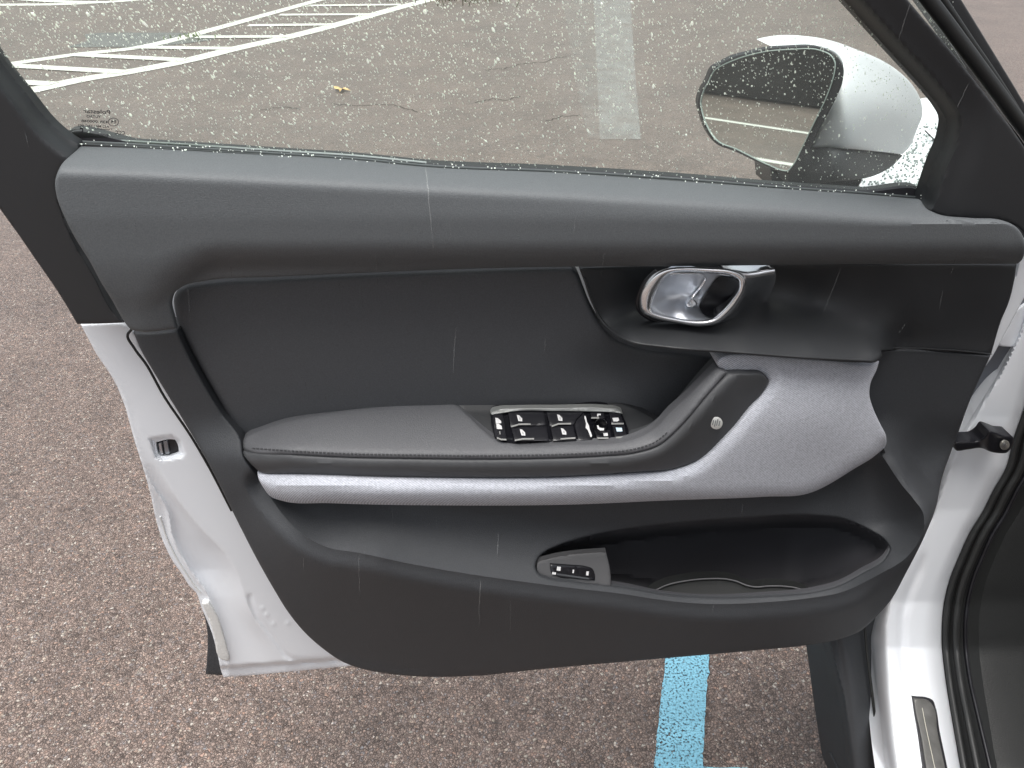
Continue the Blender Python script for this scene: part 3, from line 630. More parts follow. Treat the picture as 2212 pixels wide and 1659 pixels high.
SIDE = [(523, 972)] + SEAM[1:-1] + [(1572, 806, 'c'), (1610, 807), (1650, 810), (1659, 820), (1649, 844), (1618, 882), (1583, 927), (1560, 950), (1534, 976), (1510, 994), (1489, 1003), (1444, 1014), (1373, 1019), (1199, 1029), (991, 1031), (768, 1029), (625, 1023), (562, 1019), (550, 1010)]
panel('armrest_side', SIDE, sidef, M_hard if False else mat('armrest_side_vinyl', (.054, .056, .060), .58, bump=(1200, .5, .0005)), door, r=6, th=.04, step=10, n=6)
# stitches along the armrest edge
def stitches():
    c = spl(shift(SEAM[1:-1], -9), 8, False); c[:, 0] -= np.interp(c[:, 0], [1300, 1430, 1570], [0, 8, 12]); sgm = np.r_[0, np.cumsum(np.linalg.norm(np.diff(c, axis=0), axis=1))]
    V = []; F = []; s = 3.
    while s < np.interp(1440, c[:, 0], sgm):
        q = np.stack([np.interp([s, s + 5.5], sgm, c[:, k]) for k in (0, 1)], -1)
        dd = q[1] - q[0]; nn = np.array([-dd[1], dd[0]]) / np.linalg.norm(dd) * 1.2
        pts = np.array([q[0] - nn, q[1] - nn, q[1] + nn, q[0] + nn]); z = armf(pts[:, 0], pts[:, 1])
        b = len(V); V += D(pts[:, 0], pts[:, 1], z + .0002).tolist() + D(pts[:, 0] * .7 + .3 * pts[:, 0].mean(), pts[:, 1] * .7 + .3 * pts[:, 1].mean(), z + .0012).tolist()
        F += [[b + 4, b + 5, b + 6, b + 7]] + [[b + i, b + (i + 1) % 4, b + 4 + (i + 1) % 4, b + 4 + i] for i in range(4)]
        s += 8.5
    o = mesh('stitching', V, F, M_thread, door, smooth=False); o['kind'] = 'stuff'
stitches()
# round metal badge
def disc(name, cx, cy, rpx, off, m, parent, h=.0012, n=28, dome=.0004):
    a = np.linspace(0, 2 * math.pi, n, endpoint=False); V = []; F = []
    for rr, hh in ((1.0, 0), (1.0, h * .7), (.88, h), (.45, h + dome), ):
        V += D(cx + rpx * rr * np.cos(a), cy + rpx * rr * np.sin(a), np.full(n, off + hh)).tolist()
    V.append(D(np.array([cx]), np.array([cy]), np.array([off + h + dome]))[0].tolist())
    for k in range(3):
        for i in range(n): F.append([k * n + i, (k + 1) * n + i, (k + 1) * n + (i + 1) % n, k * n + (i + 1) % n])
    for i in range(n): F.append([3 * n + i, 4 * n, 3 * n + (i + 1) % n])
    return mesh(name, V, F, m, parent)
so = float(sidef(np.array([1547.]), np.array([914.]))[0])
badge = disc('speaker_badge', 1547.5, 914, 13.5, so + .001, mat('badge_metal', (.80, .81, .78), .4, metal=.3), door)
for i, dx in enumerate((-7, -2.5, 2, 6.5)):
    dquad('badge_bar', 1547.5 + dx, 914 + (1 if i % 2 else -1), 1.8, 15 - 2 * abs(dx) / 3, so + .0031, mat('badge_line', (.22, .24, .25), .5), badge, 12)

# --- fabric
fab_top = spl([(540, 1019), (590, 1023), (650, 1025), (768, 1030), (991, 1032), (1199, 1030), (1373, 1020), (1444, 1015), (1489, 1004), (1512, 994), (1535, 976), (1560, 951), (1584, 927), (1619, 882), (1650, 844), (1662, 820), (1655, 810), (1610, 806), (1577, 805), (1560, 800)], 5, False)
fb = RBF([(557, 1040, .040), (640, 1040, .058), (768, 1040, .070), (1000, 1050, .072), (1234, 1050, .072), (1444, 1040, .070), (1560, 1000, .068), (1640, 900, .060), (1560, 785, .048), (1700, 790, .040), (1890, 790, .026), (1760, 900, .050), (1870, 850, .034), (1911, 945, .036), (1800, 1010, .042), (1700, 1040, .052)], 1e-3)
fab_bot = spl([(557, 1055), (585, 1073), (610, 1082), (713, 1087), (991, 1092), (1234, 1090), (1444, 1081), (1652, 1073), (1746, 1066), (1791, 1046), (1843, 1014), (1892, 983), (1914, 960)], 5, False)
def fabf(x, y):
    d = pdist(x, y, fab_top, False); e = pdist(x, y, fab_bot, False)
    strip = 1 - sstep((x - 1440) / 130)
    o = fb(x, y) + (.010 * strip + .005 * (1 - strip)) * np.clip(d / 22, 0, 1)
    w = 28 * strip + 26 * (1 - strip); q = 1 - np.clip(e / w, 0, 1)
    return o - (.016 * strip + .010 * (1 - strip)) * (1 - np.sqrt(np.clip(1 - q * q, 0, 1)))
FAB = [(1549, 787), (1552, 777), (1566, 768), (1600, 764), (1700, 771), (1800, 779), (1885, 786), (1899, 781, 'c'), (1893, 800), (1881, 826), (1878, 852), (1886, 882), (1901, 915), (1914, 943), (1914, 960), (1892, 983), (1843, 1014), (1791, 1046), (1770, 1057), (1746, 1066), (1652, 1073), (1444, 1081), (1234, 1090), (991, 1092), (713, 1087), (610, 1082), (585, 1073), (570, 1055), (558, 1032), (556, 1021, 'c'),
       (590, 1023), (650, 1025), (768, 1030), (991, 1032), (1199, 1030), (1373, 1020), (1444, 1015), (1489, 1004), (1512, 994), (1535, 976), (1560, 951), (1584, 927), (1619, 882), (1650, 844), (1660, 820), (1652, 810), (1610, 806), (1577, 805), (1566, 803, 'c')]
panel('fabric_trim', FAB, fabf, M_fabric, door, r=6, th=.03, step=10, n=6)

# --- window switch block
def swb(x, y): return np.interp(y, [868, 885, 955], [.002, .009, .052]) + 0 * x
panel('switch_surround', [(986, 871, 'c'), (1100, 872), (1250, 873), (1355, 875), (1392, 892), (1428, 914, 'c'), (1440, 935), (1395, 960), (1330, 972), (1080, 972), (1030, 945), (1000, 890)], swb, M_frame, door, r=3, th=.01, step=10)
def sw(dz): return lambda x, y: np.interp(y, [885, 955], [.014, .0560]) + dz + 0 * x
swp = panel('window_switch_panel', [(1062, 898), (1066, 890), (1100, 887), (1200, 886), (1330, 888), (1341, 893), (1350, 910), (1358, 934), (1355, 946), (1328, 950), (1201, 954), (1082, 955), (1072, 950), (1065, 930)], sw(.001), M_gloss, door, r=3, th=.012, step=8)
panel('chrome_strip', [(1060, 893), (1063, 888), (1075, 884), (1110, 882), (1200, 881), (1310, 881), (1335, 884), (1344, 889), (1345, 894, 'c'), (1330, 892), (1265, 889), (1200, 888), (1110, 889), (1085, 893), (1063, 896, 'c')], sw(.005), mat('strip_satin', (.34, .35, .34), .5, metal=.6), swp, r=3, th=.006, step=6, rscale=1.5)
def key(pts, dz=.004): return panel('switch_key', [(*p, 'c') if len(p) == 2 else p for p in pts], sw(dz), M_black if False else mat_key, swp, r=2, th=.005, step=9)
mat_key = mat('key_plastic', (.014, .014, .017), .25)
zz = lambda x, y: (x * .1860 + 1015.0, y * .1860 + 850.0)
key([zz(262, 250), zz(378, 240), zz(402, 330), zz(430, 545), zz(335, 545), zz(288, 490)])
key([zz(445, 222), zz(860, 222), zz(885, 365), zz(470, 385)]); key([zz(478, 398), zz(890, 378), zz(920, 550), zz(520, 555)])
key([zz(890, 222), zz(1315, 222), zz(1240, 300), zz(1205, 360), zz(930, 375)]); key([zz(935, 390), zz(1200, 372), zz(1240, 545), zz(970, 550)])
key([zz(1400, 228), zz(1560, 228), zz(1570, 290), zz(1415, 292)]); key([zz(1450, 455), zz(1635, 455), zz(1640, 530), zz(1478, 530)])
key([zz(1620, 232), zz(1750, 240), zz(1785, 345), zz(1645, 350)]); key([zz(1650, 365), zz(1792, 362), zz(1825, 510), zz(1690, 525)])
panel('switch_ramp', [(*zz(1235, 310), 'c'), (*zz(1325, 225), 'c'), (*zz(1430, 540), 'c'), (*zz(1260, 545), 'c'), (*zz(1215, 375), 'c')], sw(.003), mat_key, swp, r=2, th=.004, step=9)
def icon(pts, dz=.0055, m=None): return panel('switch_mark', [(*zz(*p), 'c') for p in pts], sw(dz), m or M_ink, swp, r=0, th=.0004, step=9)
for ox, oy in ((545, 250), (580, 415), (1012, 245), (1057, 405)):
    icon([(ox, oy), (ox + 28, oy + 6), (ox + 62, oy + 42), (ox + 64, oy + 74), (ox + 18, oy + 70)])
    icon([(ox + 30, oy + 30), (ox + 40, oy + 34), (ox + 42, oy + 58), (ox + 33, oy + 56)], .006, M_dash)
icon([(296, 284), (325, 288), (362, 320), (366, 345), (302, 346)]); icon([(306, 350), (335, 352), (370, 380), (376, 415), (314, 412)])
icon([(340, 440), (352, 440), (356, 475), (346, 475)], m=M_dash)
for a, b in (((480, 385), (560, 362)), ((560, 358), (705, 356)), ((530, 542), (600, 532)), ((600, 528), (745, 526)), ((950, 382), (1020, 356)), ((1020, 353), (1175, 350)), ((1055, 528), (1225, 517)), ((1645, 352), (1785, 350)), ((1700, 512), (1795, 508)), ((1410, 284), (1500, 283)), ((1490, 520), (1610, 518)), ((315, 515), (360, 532)), ((360, 534), (425, 536))):
    icon([(a[0], a[1] - 7), (b[0], b[1] - 7), (b[0], b[1] + 8), (a[0], a[1] + 8)], m=M_dash)
icon([(1330, 262), (1345, 262), (1362, 335), (1385, 375), (1390, 410), (1418, 485), (1414, 505), (1400, 505), (1370, 425), (1345, 400), (1350, 350), (1332, 290)])
icon([(1480, 238), (1520, 236), (1522, 252), (1495, 252), (1490, 268), (1478, 266)])
icon([(1505, 312), (1548, 314), (1550, 332), (1510, 330)])
icon([(1548, 462), (1600, 460), (1603, 492), (1556, 494)]); icon([(1655, 285), (1725, 282), (1735, 310), (1715, 325), (1668, 325)], m=M_ink); icon([(1695, 398), (1765, 400), (1772, 440), (1708, 442)], m=mat('blue_white_print', (.6, .75, .85), .5))
kx, ky = zz(1520, 370); kn = disc('mirror_knob', kx, ky, 15, float(np.interp(ky, [885, 955], [.014, .0560])) + .003, M_gloss, swp, h=.006, dome=-.002)
icon([(1475, 372), (1495, 372), (1505, 398), (1535, 404), (1558, 404), (1556, 428), (1515, 430), (1485, 410)], .0125)  # highlight on the knob, painted as a white patch

# --- white door shell visible at the rear edge
C1 = [(264, 858), (282, 930), (310, 1010), (338, 1062), (358, 1090), (375, 1163), (410, 1229), (448, 1281), (469, 1326), (486, 1375), (494, 1430)]
C2 = [(300, 930), (340, 1003), (382, 1076), (434, 1142), (493, 1205), (512, 1240), (538, 1316), (590, 1388), (618, 1430)]
c1 = spl(C1, 5, False); c2 = spl(C2, 5, False)
def shell_off(x, y):
    x1 = np.interp(y, c1[:, 1], c1[:, 0]); x2 = np.interp(y, c2[:, 1], c2[:, 0]); x1 = np.minimum(x1, x2 - 2)
    a = sstep((y - 960) / 200)                            # the valley opens downwards
    t = np.clip((x - x1) / (x2 - x1), 0, 1)
    dep = np.interp(y, [860, 1000, 1100, 1230, 1290, 1360, 1440], [.0, .001, .008, .017, .011, .008, .005])
    o = np.where(x > x2, 0, -dep * np.sin(math.pi * np.clip(t, 0, 1) ** .8) ** 1.0 - .012 * (1 - t) * a)
    o = np.where(x < x1, -.012 * a - .004 * a * sstep((x1 - x) / 11), o)
    # pressed rib
    rib = np.array([(540, 1290), (545, 1310), (555, 1333), (590, 1378), (615, 1413), (630, 1424), (660, 1428), (726, 1426)], float)
    d = pdist(x, y, rib, False); o = o - .0022 * np.exp(-(d / 5.5) ** 2)
    for bx, by in ((567, 1314), (576, 1328), (591, 1348), (622, 1346)):
        o = o + .001 * np.exp(-(((x - bx) ** 2 + (y - by) ** 2) / 16.))
    o = o + .0006 * (y - 1200) / 100
    d2 = pdist(x, y, np.array([(320, 946), (336, 943), (372, 938), (392, 952), (402, 980), (396, 990), (352, 998), (334, 990)], float))
    insd = inside(x, y, np.array([(320, 946), (336, 943), (372, 938), (392, 952), (402, 980), (396, 990), (352, 998), (334, 990)], float))
    o = o - .006 * np.where(insd, sstep(d2 / 9), 0)
    yb = np.interp(x, [480, 625, 757], [1438, 1428, 1420]); o = o - .012 * sstep((y - yb) / 6) * sstep((760 - x) / 40)
    return o - .018
SHELL = [(174, 701, 'c'), (220, 699), (267, 698, 'c'), (274, 716), (290, 752), (313, 783), (355, 857), (411, 940), (452, 1016), (518, 1137), (528, 1160), (562, 1220), (597, 1281), (632, 1336), (667, 1376), (712, 1412), (760, 1438, 'c'), (690, 1445), (625, 1451), (550, 1458), (483, 1463, 'c'), (477, 1447), (472, 1423), (458, 1368), (434, 1309), (424, 1281), (410, 1267), (393, 1240), (375, 1215), (351, 1166), (335, 1114), (328, 1080), (309, 1010), (290, 950), (278, 906), (264, 858), (236, 805), (208, 764), (190, 730)]
LH = [(336, 955, 'c'), (344, 951), (375, 948, 'c'), (380, 951), (386, 976), (383, 979), (348, 983), (341, 979)]
LH = [(337, 955, 'c'), (373, 949), (378, 950), (382, 956), (386, 974), (386, 978), (382, 980), (350, 985), (344, 983), (341, 976)]
ex = 14
shell = panel('door_shell', [(p[0] + (ex if i in range(3, 16) else 0), *p[1:]) for i, p in enumerate(SHELL)], shell_off, M_white, door, r=4, th=.05, step=4, n=6, holes=[LH], rh=3, thh=.005)
latch = panel('door_latch', grow(LH, 3), const(-.030), M_black, door, r=0, th=.01, step=10)
panel('latch_plate', [(352, 953, 'c'), (361, 952, 'c'), (366, 980, 'c'), (357, 981, 'c')], const(-.027), mat('latch_steel', (.30, .31, .33), .35, metal=.8), latch, r=1, th=.006, step=9)
panel('latch_plate', [(342, 958, 'c'), (348, 957, 'c'), (352, 982, 'c'), (346, 982, 'c')], const(-.026), mat('latch_steel_light', (.5, .5, .52), .3, metal=.8), latch, r=1, th=.006, step=9)
dtube('edge_seal', [(284, 712), (276, 722), (290, 752), (313, 783), (355, 857), (411, 940), (452, 1010), (500, 1103)], -.006, 3.2, M_rubber, door, n=6, seg=8)
# hem flange overlay with sealer
hem = [(264, 862), (283, 930), (300, 985), (315, 1030), (326, 1075), (336, 1116), (352, 1166), (374, 1210), (393, 1240), (410, 1265), (424, 1281)]
dtube('sealer_bead', [(x + 10, y) for x, y in hem[5:]], lambda x, y: shell_off(x, y) + .0005, 2.4, M_seam, door, n=6, seg=6)
panel('hem_flange', [(436, 1304, 'c'), (450, 1302, 'c'), (466, 1325), (480, 1365), (490, 1400), (494, 1427), (478, 1424), (462, 1370), (448, 1330)], const(-.026), M_seam, door, r=3, th=.01, step=9)
panel('rear_cladding', [(436, 1312, 'c'), (460, 1320), (490, 1380), (500, 1450, 'c'), (477, 1459, 'c'), (444, 1456, 'c'), (448, 1406), (446, 1350)], const(-.06), M_hard, door, r=4, th=.03, step=12)
# white front flange of the door
panel('front_flange', [(2206, 540, 'c'), (2200, 575), (2186, 615), (2176, 640), (2163, 678), (2137, 760), (2130, 790, 'c'), (2145, 768), (2157, 746), (2178, 707), (2199, 668), (2230, 610, 'c'), (2230, 520, 'c')], const(-.012), M_white, door, r=3, th=.05, step=9)

# --- exterior mirror
mir = M_white
MB = -.255
MGN = Vector((-1.20, -.87, .095)).normalized()
def mg_off(x, y):
    # plane through the mirror's middle with its own aim
    p0 = D(np.array([1650.]), np.array([230.]), np.array([MB + .012]))[0]; n_ = np.array(MGN); r_ = rays(x, y)
    t = ((p0 - C0) @ n_) / (r_ @ n_); P = C0 + r_ * t[:, None]
    return (P - DP0) @ DN
shell_add = lambda x, y: mg_off(x, y) - (MB + .012)
shellf0 = RBF([(1560, 150, MB), (1507, 220, MB), (1655, 106, MB - .01), (1779, 100, MB - .02), (1900, 130, MB - .05), (1990, 230, MB - .10), (1960, 320, MB - .09), (1754, 318, MB - .012), (1800, 200, MB + .004), (1850, 220, MB - .006), (1900, 220, MB - .022), (1850, 310, MB - .02), (1940, 240, MB - .05), (1640, 230, MB)])
shellf = lambda x, y: shellf0(x, y) - .004 + shell_add(np.minimum(x, 1822), y) * (1 - sstep((x - 1822) / 170) * .8)
panel('mirror_housing', [(1672, 103), (1700, 97), (1729, 94), (1779, 96), (1828, 103), (1890, 123), (1940, 153), (1972, 185), (1990, 220), (1992, 250), (1982, 277), (1962, 321), (1950, 333, 'c'), (1850, 323), (1754, 318, 'c'), (1775, 275), (1791, 239), (1806, 210), (1818, 177), (1821, 145), (1806, 120), (1779, 106), (1704, 103)], shellf, M_white, door, r=10, th=.06, step=8, n=6)
basef0 = RBF([(1755, 325, MB - .014), (1950, 338, MB - .085), (1928, 358, MB - .08), (1853, 385, MB - .03), (1720, 380, MB - .005), (1800, 350, MB - .004), (1800, 385, MB - .01), (1730, 340, MB - .004), (1870, 350, MB - .03)])
basef = lambda x, y: basef0(x, y) + shell_add(np.minimum(x, 1800), y) * (1 - sstep((x - 1800) / 150) * .8)
lowp = panel('mirror_base', [(1752, 321, 'c'), (1850, 327), (1950, 336, 'c'), (1928, 358), (1890, 379), (1853, 388), (1804, 392), (1740, 400), (1704, 400), (1700, 376), (1715, 350), (1732, 332)], basef, M_hard, door, r=7, th=.05, step=8)
panel('mirror_stalk', [(1664, 366, 'c'), (1705, 374), (1760, 360), (1830, 366), (1862, 385), (1850, 410, 'c'), (1750, 412), (1668, 408, 'c')], const(MB + .012), M_black, door, r=8, th=.06, step=10)
ring = panel('mirror_rim', [(1507, 220), (1513, 198), (1526, 174), (1541, 145), (1555, 137), (1585, 122), (1620, 113), (1655, 105), (1704, 101), (1779, 104), (1806, 118), (1822, 145), (1819, 180), (1806, 212), (1791, 241), (1770, 280), (1754, 316), (1735, 345), (1722, 366), (1705, 378), (1690, 373), (1664, 363), (1585, 326), (1545, 309), (1532, 293), (1523, 277), (1513, 248)], lambda x, y: mg_off(x, y) + .003, M_black, door, r=4, th=.010, step=8, n=12)
MG = [(1513, 222), (1518, 200), (1530, 176), (1545, 150), (1562, 140), (1590, 128), (1655, 111), (1704, 107), (1772, 109), (1795, 120), (1804, 136), (1803, 152), (1789, 200), (1775, 232), (1759, 264), (1729, 326), (1712, 358), (1700, 369), (1690, 368), (1664, 358), (1588, 321), (1549, 304), (1537, 290), (1527, 272), (1517, 244)]
panel('mirror_glass', MG, lambda x, y: mg_off(x, y) + .0045, M_mirror, ring, r=0, th=.002, step=60, ang=5)
mgl = [(*p,) for p in MG] + [MG[0]]
dtube('mirror_edge', mgl, lambda x, y: mg_off(x, y) + .0052, 1.6, mat('mirror_edge_glass', (.42, .50, .47), .2), ring, n=5, seg=5)
panel('mirror_back', [(1560, 220), (1590, 160), (1700, 125), (1800, 130), (1785, 230), (1715, 340), (1600, 290)], lambda x, y: mg_off(x, y) - .02, M_black, ring, r=10, th=.03, step=20)

# --- print etched in the rear lower corner of the glass (read in mirror image from inside)
def etched(txt, x0, y0, hpx, wpx, wide=None):
    cu = bpy.data.curves.new('t', 'FONT'); cu.body = txt; cu.size = 1; cu.offset = .015; to = bpy.data.objects.new('t', cu); COL.objects.link(to)
    dg = bpy.context.evaluated_depsgraph_get(); me = bpy.data.meshes.new_from_object(to.evaluated_get(dg)); bpy.data.objects.remove(to)
    v = np.array([q.co[:2] for q in me.vertices]); lo, hi = v.min(0), v.max(0); v = (v - lo) / (hi - lo)
    X = x0 + (1 - v[:, 0]) * wpx; Y = y0 + (1 - v[:, 1]) * hpx + (X - x0) * .05
    P = D(X, Y, gl_off(X, Y) + .0008)
    for q, p in zip(me.vertices, P): q.co = p
    o = link('glass_print', me, M_mark, glass_o); return o
etched('Polestar', 180, 235, 9, 58); etched('YUTAO', 187, 248, 6, 31)
etched('43R-000048', 176, 258, 6, 58); etched('E4', 240, 259, 7, 11); etched('AS2 M41 TRC 002', 168, 268, 5, 68); etched('Tempered', 205, 276, 4.5, 38)
etched('S', 172, 275, 22, 8); etched('CCC', 248, 282, 8, 22); etched('E000168', 188, 288, 5, 46)
a = np.linspace(0, 2 * math.pi, 25); cx_, cy_ = 245 + 11 * np.cos(a), 263.5 + 8.5 * np.sin(a)
tube('glass_print', D(cx_, cy_, gl_off(cx_, cy_) + .0008), .0003, M_mark, glass_o, seg=4, cap=False)

# ------------------------------------------------------------------ rain drops
def blob_mesh(name, C, U, Vv, Nn, m, parent, seg=7):
    C, U, Vv, Nn = map(np.asarray, (C, U, Vv, Nn)); n = len(C)
    a = np.linspace(0, 2 * math.pi, seg, endpoint=False)
    rings = [(1., 0.), (.8, .55), (.4, .9)]
    L = []
    for rr, hh in rings:
        for w in a: L.append(C + U * (rr * math.cos(w)) + Vv * (rr * math.sin(w)) + Nn * hh)
    L.append(C + Nn)
    V = np.stack(L, 1); k = V.shape[1]
    f = []
    for q in range(2):
        for i in range(seg): f.append([q * seg + i, q * seg + (i + 1) % seg, (q + 1) * seg + (i + 1) % seg, (q + 1) * seg + i])
    for i in range(seg): f.append([2 * seg + i, 2 * seg + (i + 1) % seg, 3 * seg])
    F = [[v + b for v in ff] for b in range(0, n * k, k) for ff in f]
    o = mesh(name, V.reshape(-1, 3), F, m, parent, ang=180); o['kind'] = 'stuff'
    return o
N = 18000
X = nrs.uniform(-60, 2060, N); Y = nrs.uniform(-30, 425, N)
ylim = np.interp(X, [p[0] for p in SL], [p[1] for p in SL]); dens = np.clip(.95 - .45 * (Y / 300), .35, 1) * (1 - .25 * sstep((X - 900) / 600)); keep = (Y < ylim) & (nrs.rand(N) < dens); X, Y = X[keep], Y[keep]; N = len(X)
P = D(X, Y, gl_off(X, Y) - .0006)
sz = .00034 * np.exp(nrs.randn(N) * .40); sz = np.clip(sz, .0002, .0012)
el = 1 + np.abs(nrs.randn(N)) * .8; ang = R(62) + nrs.randn(N) * .35 + (X < 1000) * R(-8)
UZ = np.array([0, 0, 1.]); Ud = -np.sin(ang)[:, None] * UZ + np.cos(ang)[:, None] * DD
Vd = np.cos(ang)[:, None] * UZ + np.sin(ang)[:, None] * DD
blob_mesh('raindrops', P, Ud * (sz * el)[:, None], Vd * sz[:, None], np.tile(DN, (N, 1)) * (sz * .8)[:, None] * 1, M_drop, glass_o)
# beads sitting on the belt seal
N = 170
t = nrs.uniform(0, 1, N); X = 150 + t * 1840; Y = np.interp(X, [p[0] for p in SL], [p[1] for p in SL]) + nrs.uniform(-2, 12, N)
s = nrs.uniform(.0003, .0008, N)
blob_mesh('raindrops', D(X, Y, np.full(N, -.012)), DD[None] * s[:, None], UZ[None] * s[:, None], DN[None] * s[:, None], M_drop, door)
# drops on the mirror housing and base
def drops_on(name, poly, f, n, m, parent, smin=.0004, smax=.0011):
    poly = np.array(poly, float); lo, hi = poly.min(0), poly.max(0); X = nrs.uniform(lo[0], hi[0], n); Y = nrs.uniform(lo[1], hi[1], n); k = inside(X, Y, poly); X, Y = X[k], Y[k]
    s = nrs.uniform(smin, smax, len(X)); return blob_mesh(name, D(X, Y, f(X, Y)), DD[None] * s[:, None], UZ[None] * s[:, None], DN[None] * s[:, None] * .6, m, parent)
drops_on('raindrops', [(1690, 104), (1829, 110), (1900, 135), (1950, 165), (1985, 215), (1985, 270), (1950, 280), (1900, 180), (1830, 125)], lambda x, y: shellf(x, y) - .001, 260, mat('drop_on_white', (.42, .46, .45), .1), door)

# ------------------------------------------------------------------ the car the door belongs to
body = door
# door opening: pillar curving down into the sill
pl_r = [(2260, 640), (2235, 780), (2212, 882), (2190, 945), (2173, 1010), (2145, 1060), (2120, 1110), (2095, 1150), (2072, 1200), (2050, 1256), (2038, 1309), (2034, 1378), (2042, 1465), (2056, 1552), (2075, 1660), (2100, 1790)]
pl_l = [(2226, 640), (2200, 720), (2160, 800), (2108, 885), (2068, 950), (2045, 1000), (2022, 1070), (2005, 1120), (1975, 1180), (1940, 1240), (1908, 1300), (1888, 1345), (1881, 1380), (1887, 1440), (1899, 1534), (1912, 1659), (1932, 1790)]
def body_off(x, y):
    base = np.interp(y, [600, 900, 1100, 1300, 1400, 1659, 1800], [-.05, -.045, -.03, .0, .03, .16, .24])
    xr = np.interp(y, [p[1] for p in pl_r], [p[0] for p in pl_r]); xl = np.interp(y, [p[1] for p in pl_l], [p[0] for p in pl_l]); t = (x - xl) / (xr - xl)
    o = base - .010 * np.clip(1 - t / .12, 0, 1) ** 2 + .004 * np.sin(math.pi * np.clip(t, 0, 1)) 
    g = np.array([(2000, 1180), (1982, 1239), (1960, 1290), (1951, 1330), (1949, 1395), (1957, 1450), (1966, 1500)], float); d = pdist(x, y, g, False); o = o - .0035 * np.exp(-(d / 10.) ** 2) * sstep((y - 1180) / 60) * sstep((1520 - y) / 60)
    h = np.array([(1965, 1200), (1940, 1260), (1921, 1302), (1913, 1350), (1913, 1396), (1920, 1500), (1930, 1600), (1938, 1659), (1955, 1790)], float)
    side = np.interp(y, h[:, 1], h[:, 0]); o = o - .018 * sstep((side + 6 - x) / 34) * sstep((y - 1180) / 120)
    o = o - .012 * np.clip((t - .72) / .28, 0, 1) ** 2
    return o
SP = [(1970, 1505, 'c'), (2007, 1509), (2016, 1514), (2020, 1524), (2030, 1580), (2046, 1656), (2062, 1740, 'c'), (2010, 1740, 'c'), (1993, 1656), (1982, 1580), (1975, 1540)]
PB = [(2226, 640, 'c')] + pl_l[1:-1] + [(1932, 1790, 'c'), (2100, 1790, 'c')] + pl_r[::-1][1:-1] + [(2260, 640, 'c')]
panel('sill_panel', PB, body_off, M_white, body, r=6, th=.04, step=5, n=6)
spl_o = panel('sill_plate', SP, lambda x, y: body_off(x, y) + .0012, mat('sill_edge_rubber', (.02, .02, .024), .5), body, r=2, th=.004, step=12)
def inset(dx0, dx1): return [(1975, 1511, 'c'), (2006, 1515), (2013, 1521), (2025, 1580), (2041, 1656), (2056, 1738, 'c'), (2018, 1738, 'c'), (2001, 1656), (1989, 1585), (1978, 1535)]
panel('tread_face', inset(0, 0), lambda x, y: body_off(x, y) + .0024, mat('tread_metal', (.17, .168, .16), .42, metal=.3, bump=(300, .4), colvar=.2, varscale=60), spl_o, r=1.5, th=.002, step=12)
dtube('tread_line', [(1992, 1529), (2000, 1570), (2012, 1625), (2026, 1690), (2034, 1735)], lambda x, y: body_off(x, y) + .0028, 1.1, mat('tread_line_paint', (.6, .58, .5), .4), spl_o, seg=5)
# weatherstrip: twin rubber tubes following the opening
ws = [(p[0] + 9, p[1]) for p in pl_r]
dtube('weatherstrip', ws, lambda x, y: body_off(x - 12, y) + .000, 10, M_rubber, body, n=6, seg=12)
dtube('weatherstrip', [(p[0] + 22 + 6 * sstep((p[1] - 1400) / 300), p[1]) for p in ws], lambda x, y: body_off(x - 34, y) + .006, 11, M_rubber, body, n=6, seg=12)
dtube('weatherstrip', [(p[0] + 42 + 14 * sstep((p[1] - 1400) / 300), p[1]) for p in ws], lambda x, y: body_off(x - 54, y) + .003, 7, M_black, body, n=6, seg=10)
# footwell side panel
kick = [(2320, 700, 'c'), (2275, 880), (2240, 1000), (2180, 1110), (2130, 1200), (2100, 1300), (2092, 1380), (2100, 1470), (2130, 1600), (2180, 1790, 'c'), (2600, 1790, 'c'), (2600, 700, 'c')]
def kick_off(x, y):
    xl = np.interp(y, [p[1] for p in pl_r], [p[0] for p in pl_r]) + 60
    return body_off(xl - 50, y) - .015 + .022 * np.clip((x - xl) / 120, 0, 1) ** .7 - .03 * np.clip((x - xl) / 400, 0, 1)
panel('seal_channel', [(2262, 640, 'c')] + [(p[0] - 2, p[1]) for p in pl_r[1:-1]] + [(2098, 1790, 'c'), (2200, 1790, 'c')] + [(p[0] + 80, p[1]) for p in pl_r[::-1][1:-1]] + [(2340, 640, 'c')], lambda x, y: body_off(x, y) * 0 + np.interp(y, [600, 900, 1100, 1300, 1400, 1659, 1800], [-.05, -.045, -.03, .0, .03, .16, .24]) - .022, M_rubber, body, r=0, th=.02, step=20)
panel('kick_panel', kick, kick_off, mat('kick_plastic', (.017, .018, .018), .6, bump=(600, .5, .001), colvar=.15, varscale=9), body, r=5, th=.02, step=14)
# white pillar behind the door edge, its shade painted as grey
def hp_off(x, y): return -.075 + .0 * x + .02 * sstep((x - 2090) / 120)
panel('hinge_pillar', [(2260, 560, 'c'), (2120, 740), (2080, 840), (2040, 940), (2000, 1060), (2030, 1060), (2060, 1000), (2110, 920), (2180, 830), (2300, 700, 'c')], hp_off, M_grey, body, r=8, th=.05, step=12)
panel('hinge_bracket', [(2157, 746), (2178, 707), (2199, 668), (2240, 640, 'c'), (2240, 690, 'c'), (2212, 726), (2196, 749, 'c'), (2176, 749)], const(-.052), M_white, body, r=3, th=.03, step=9)
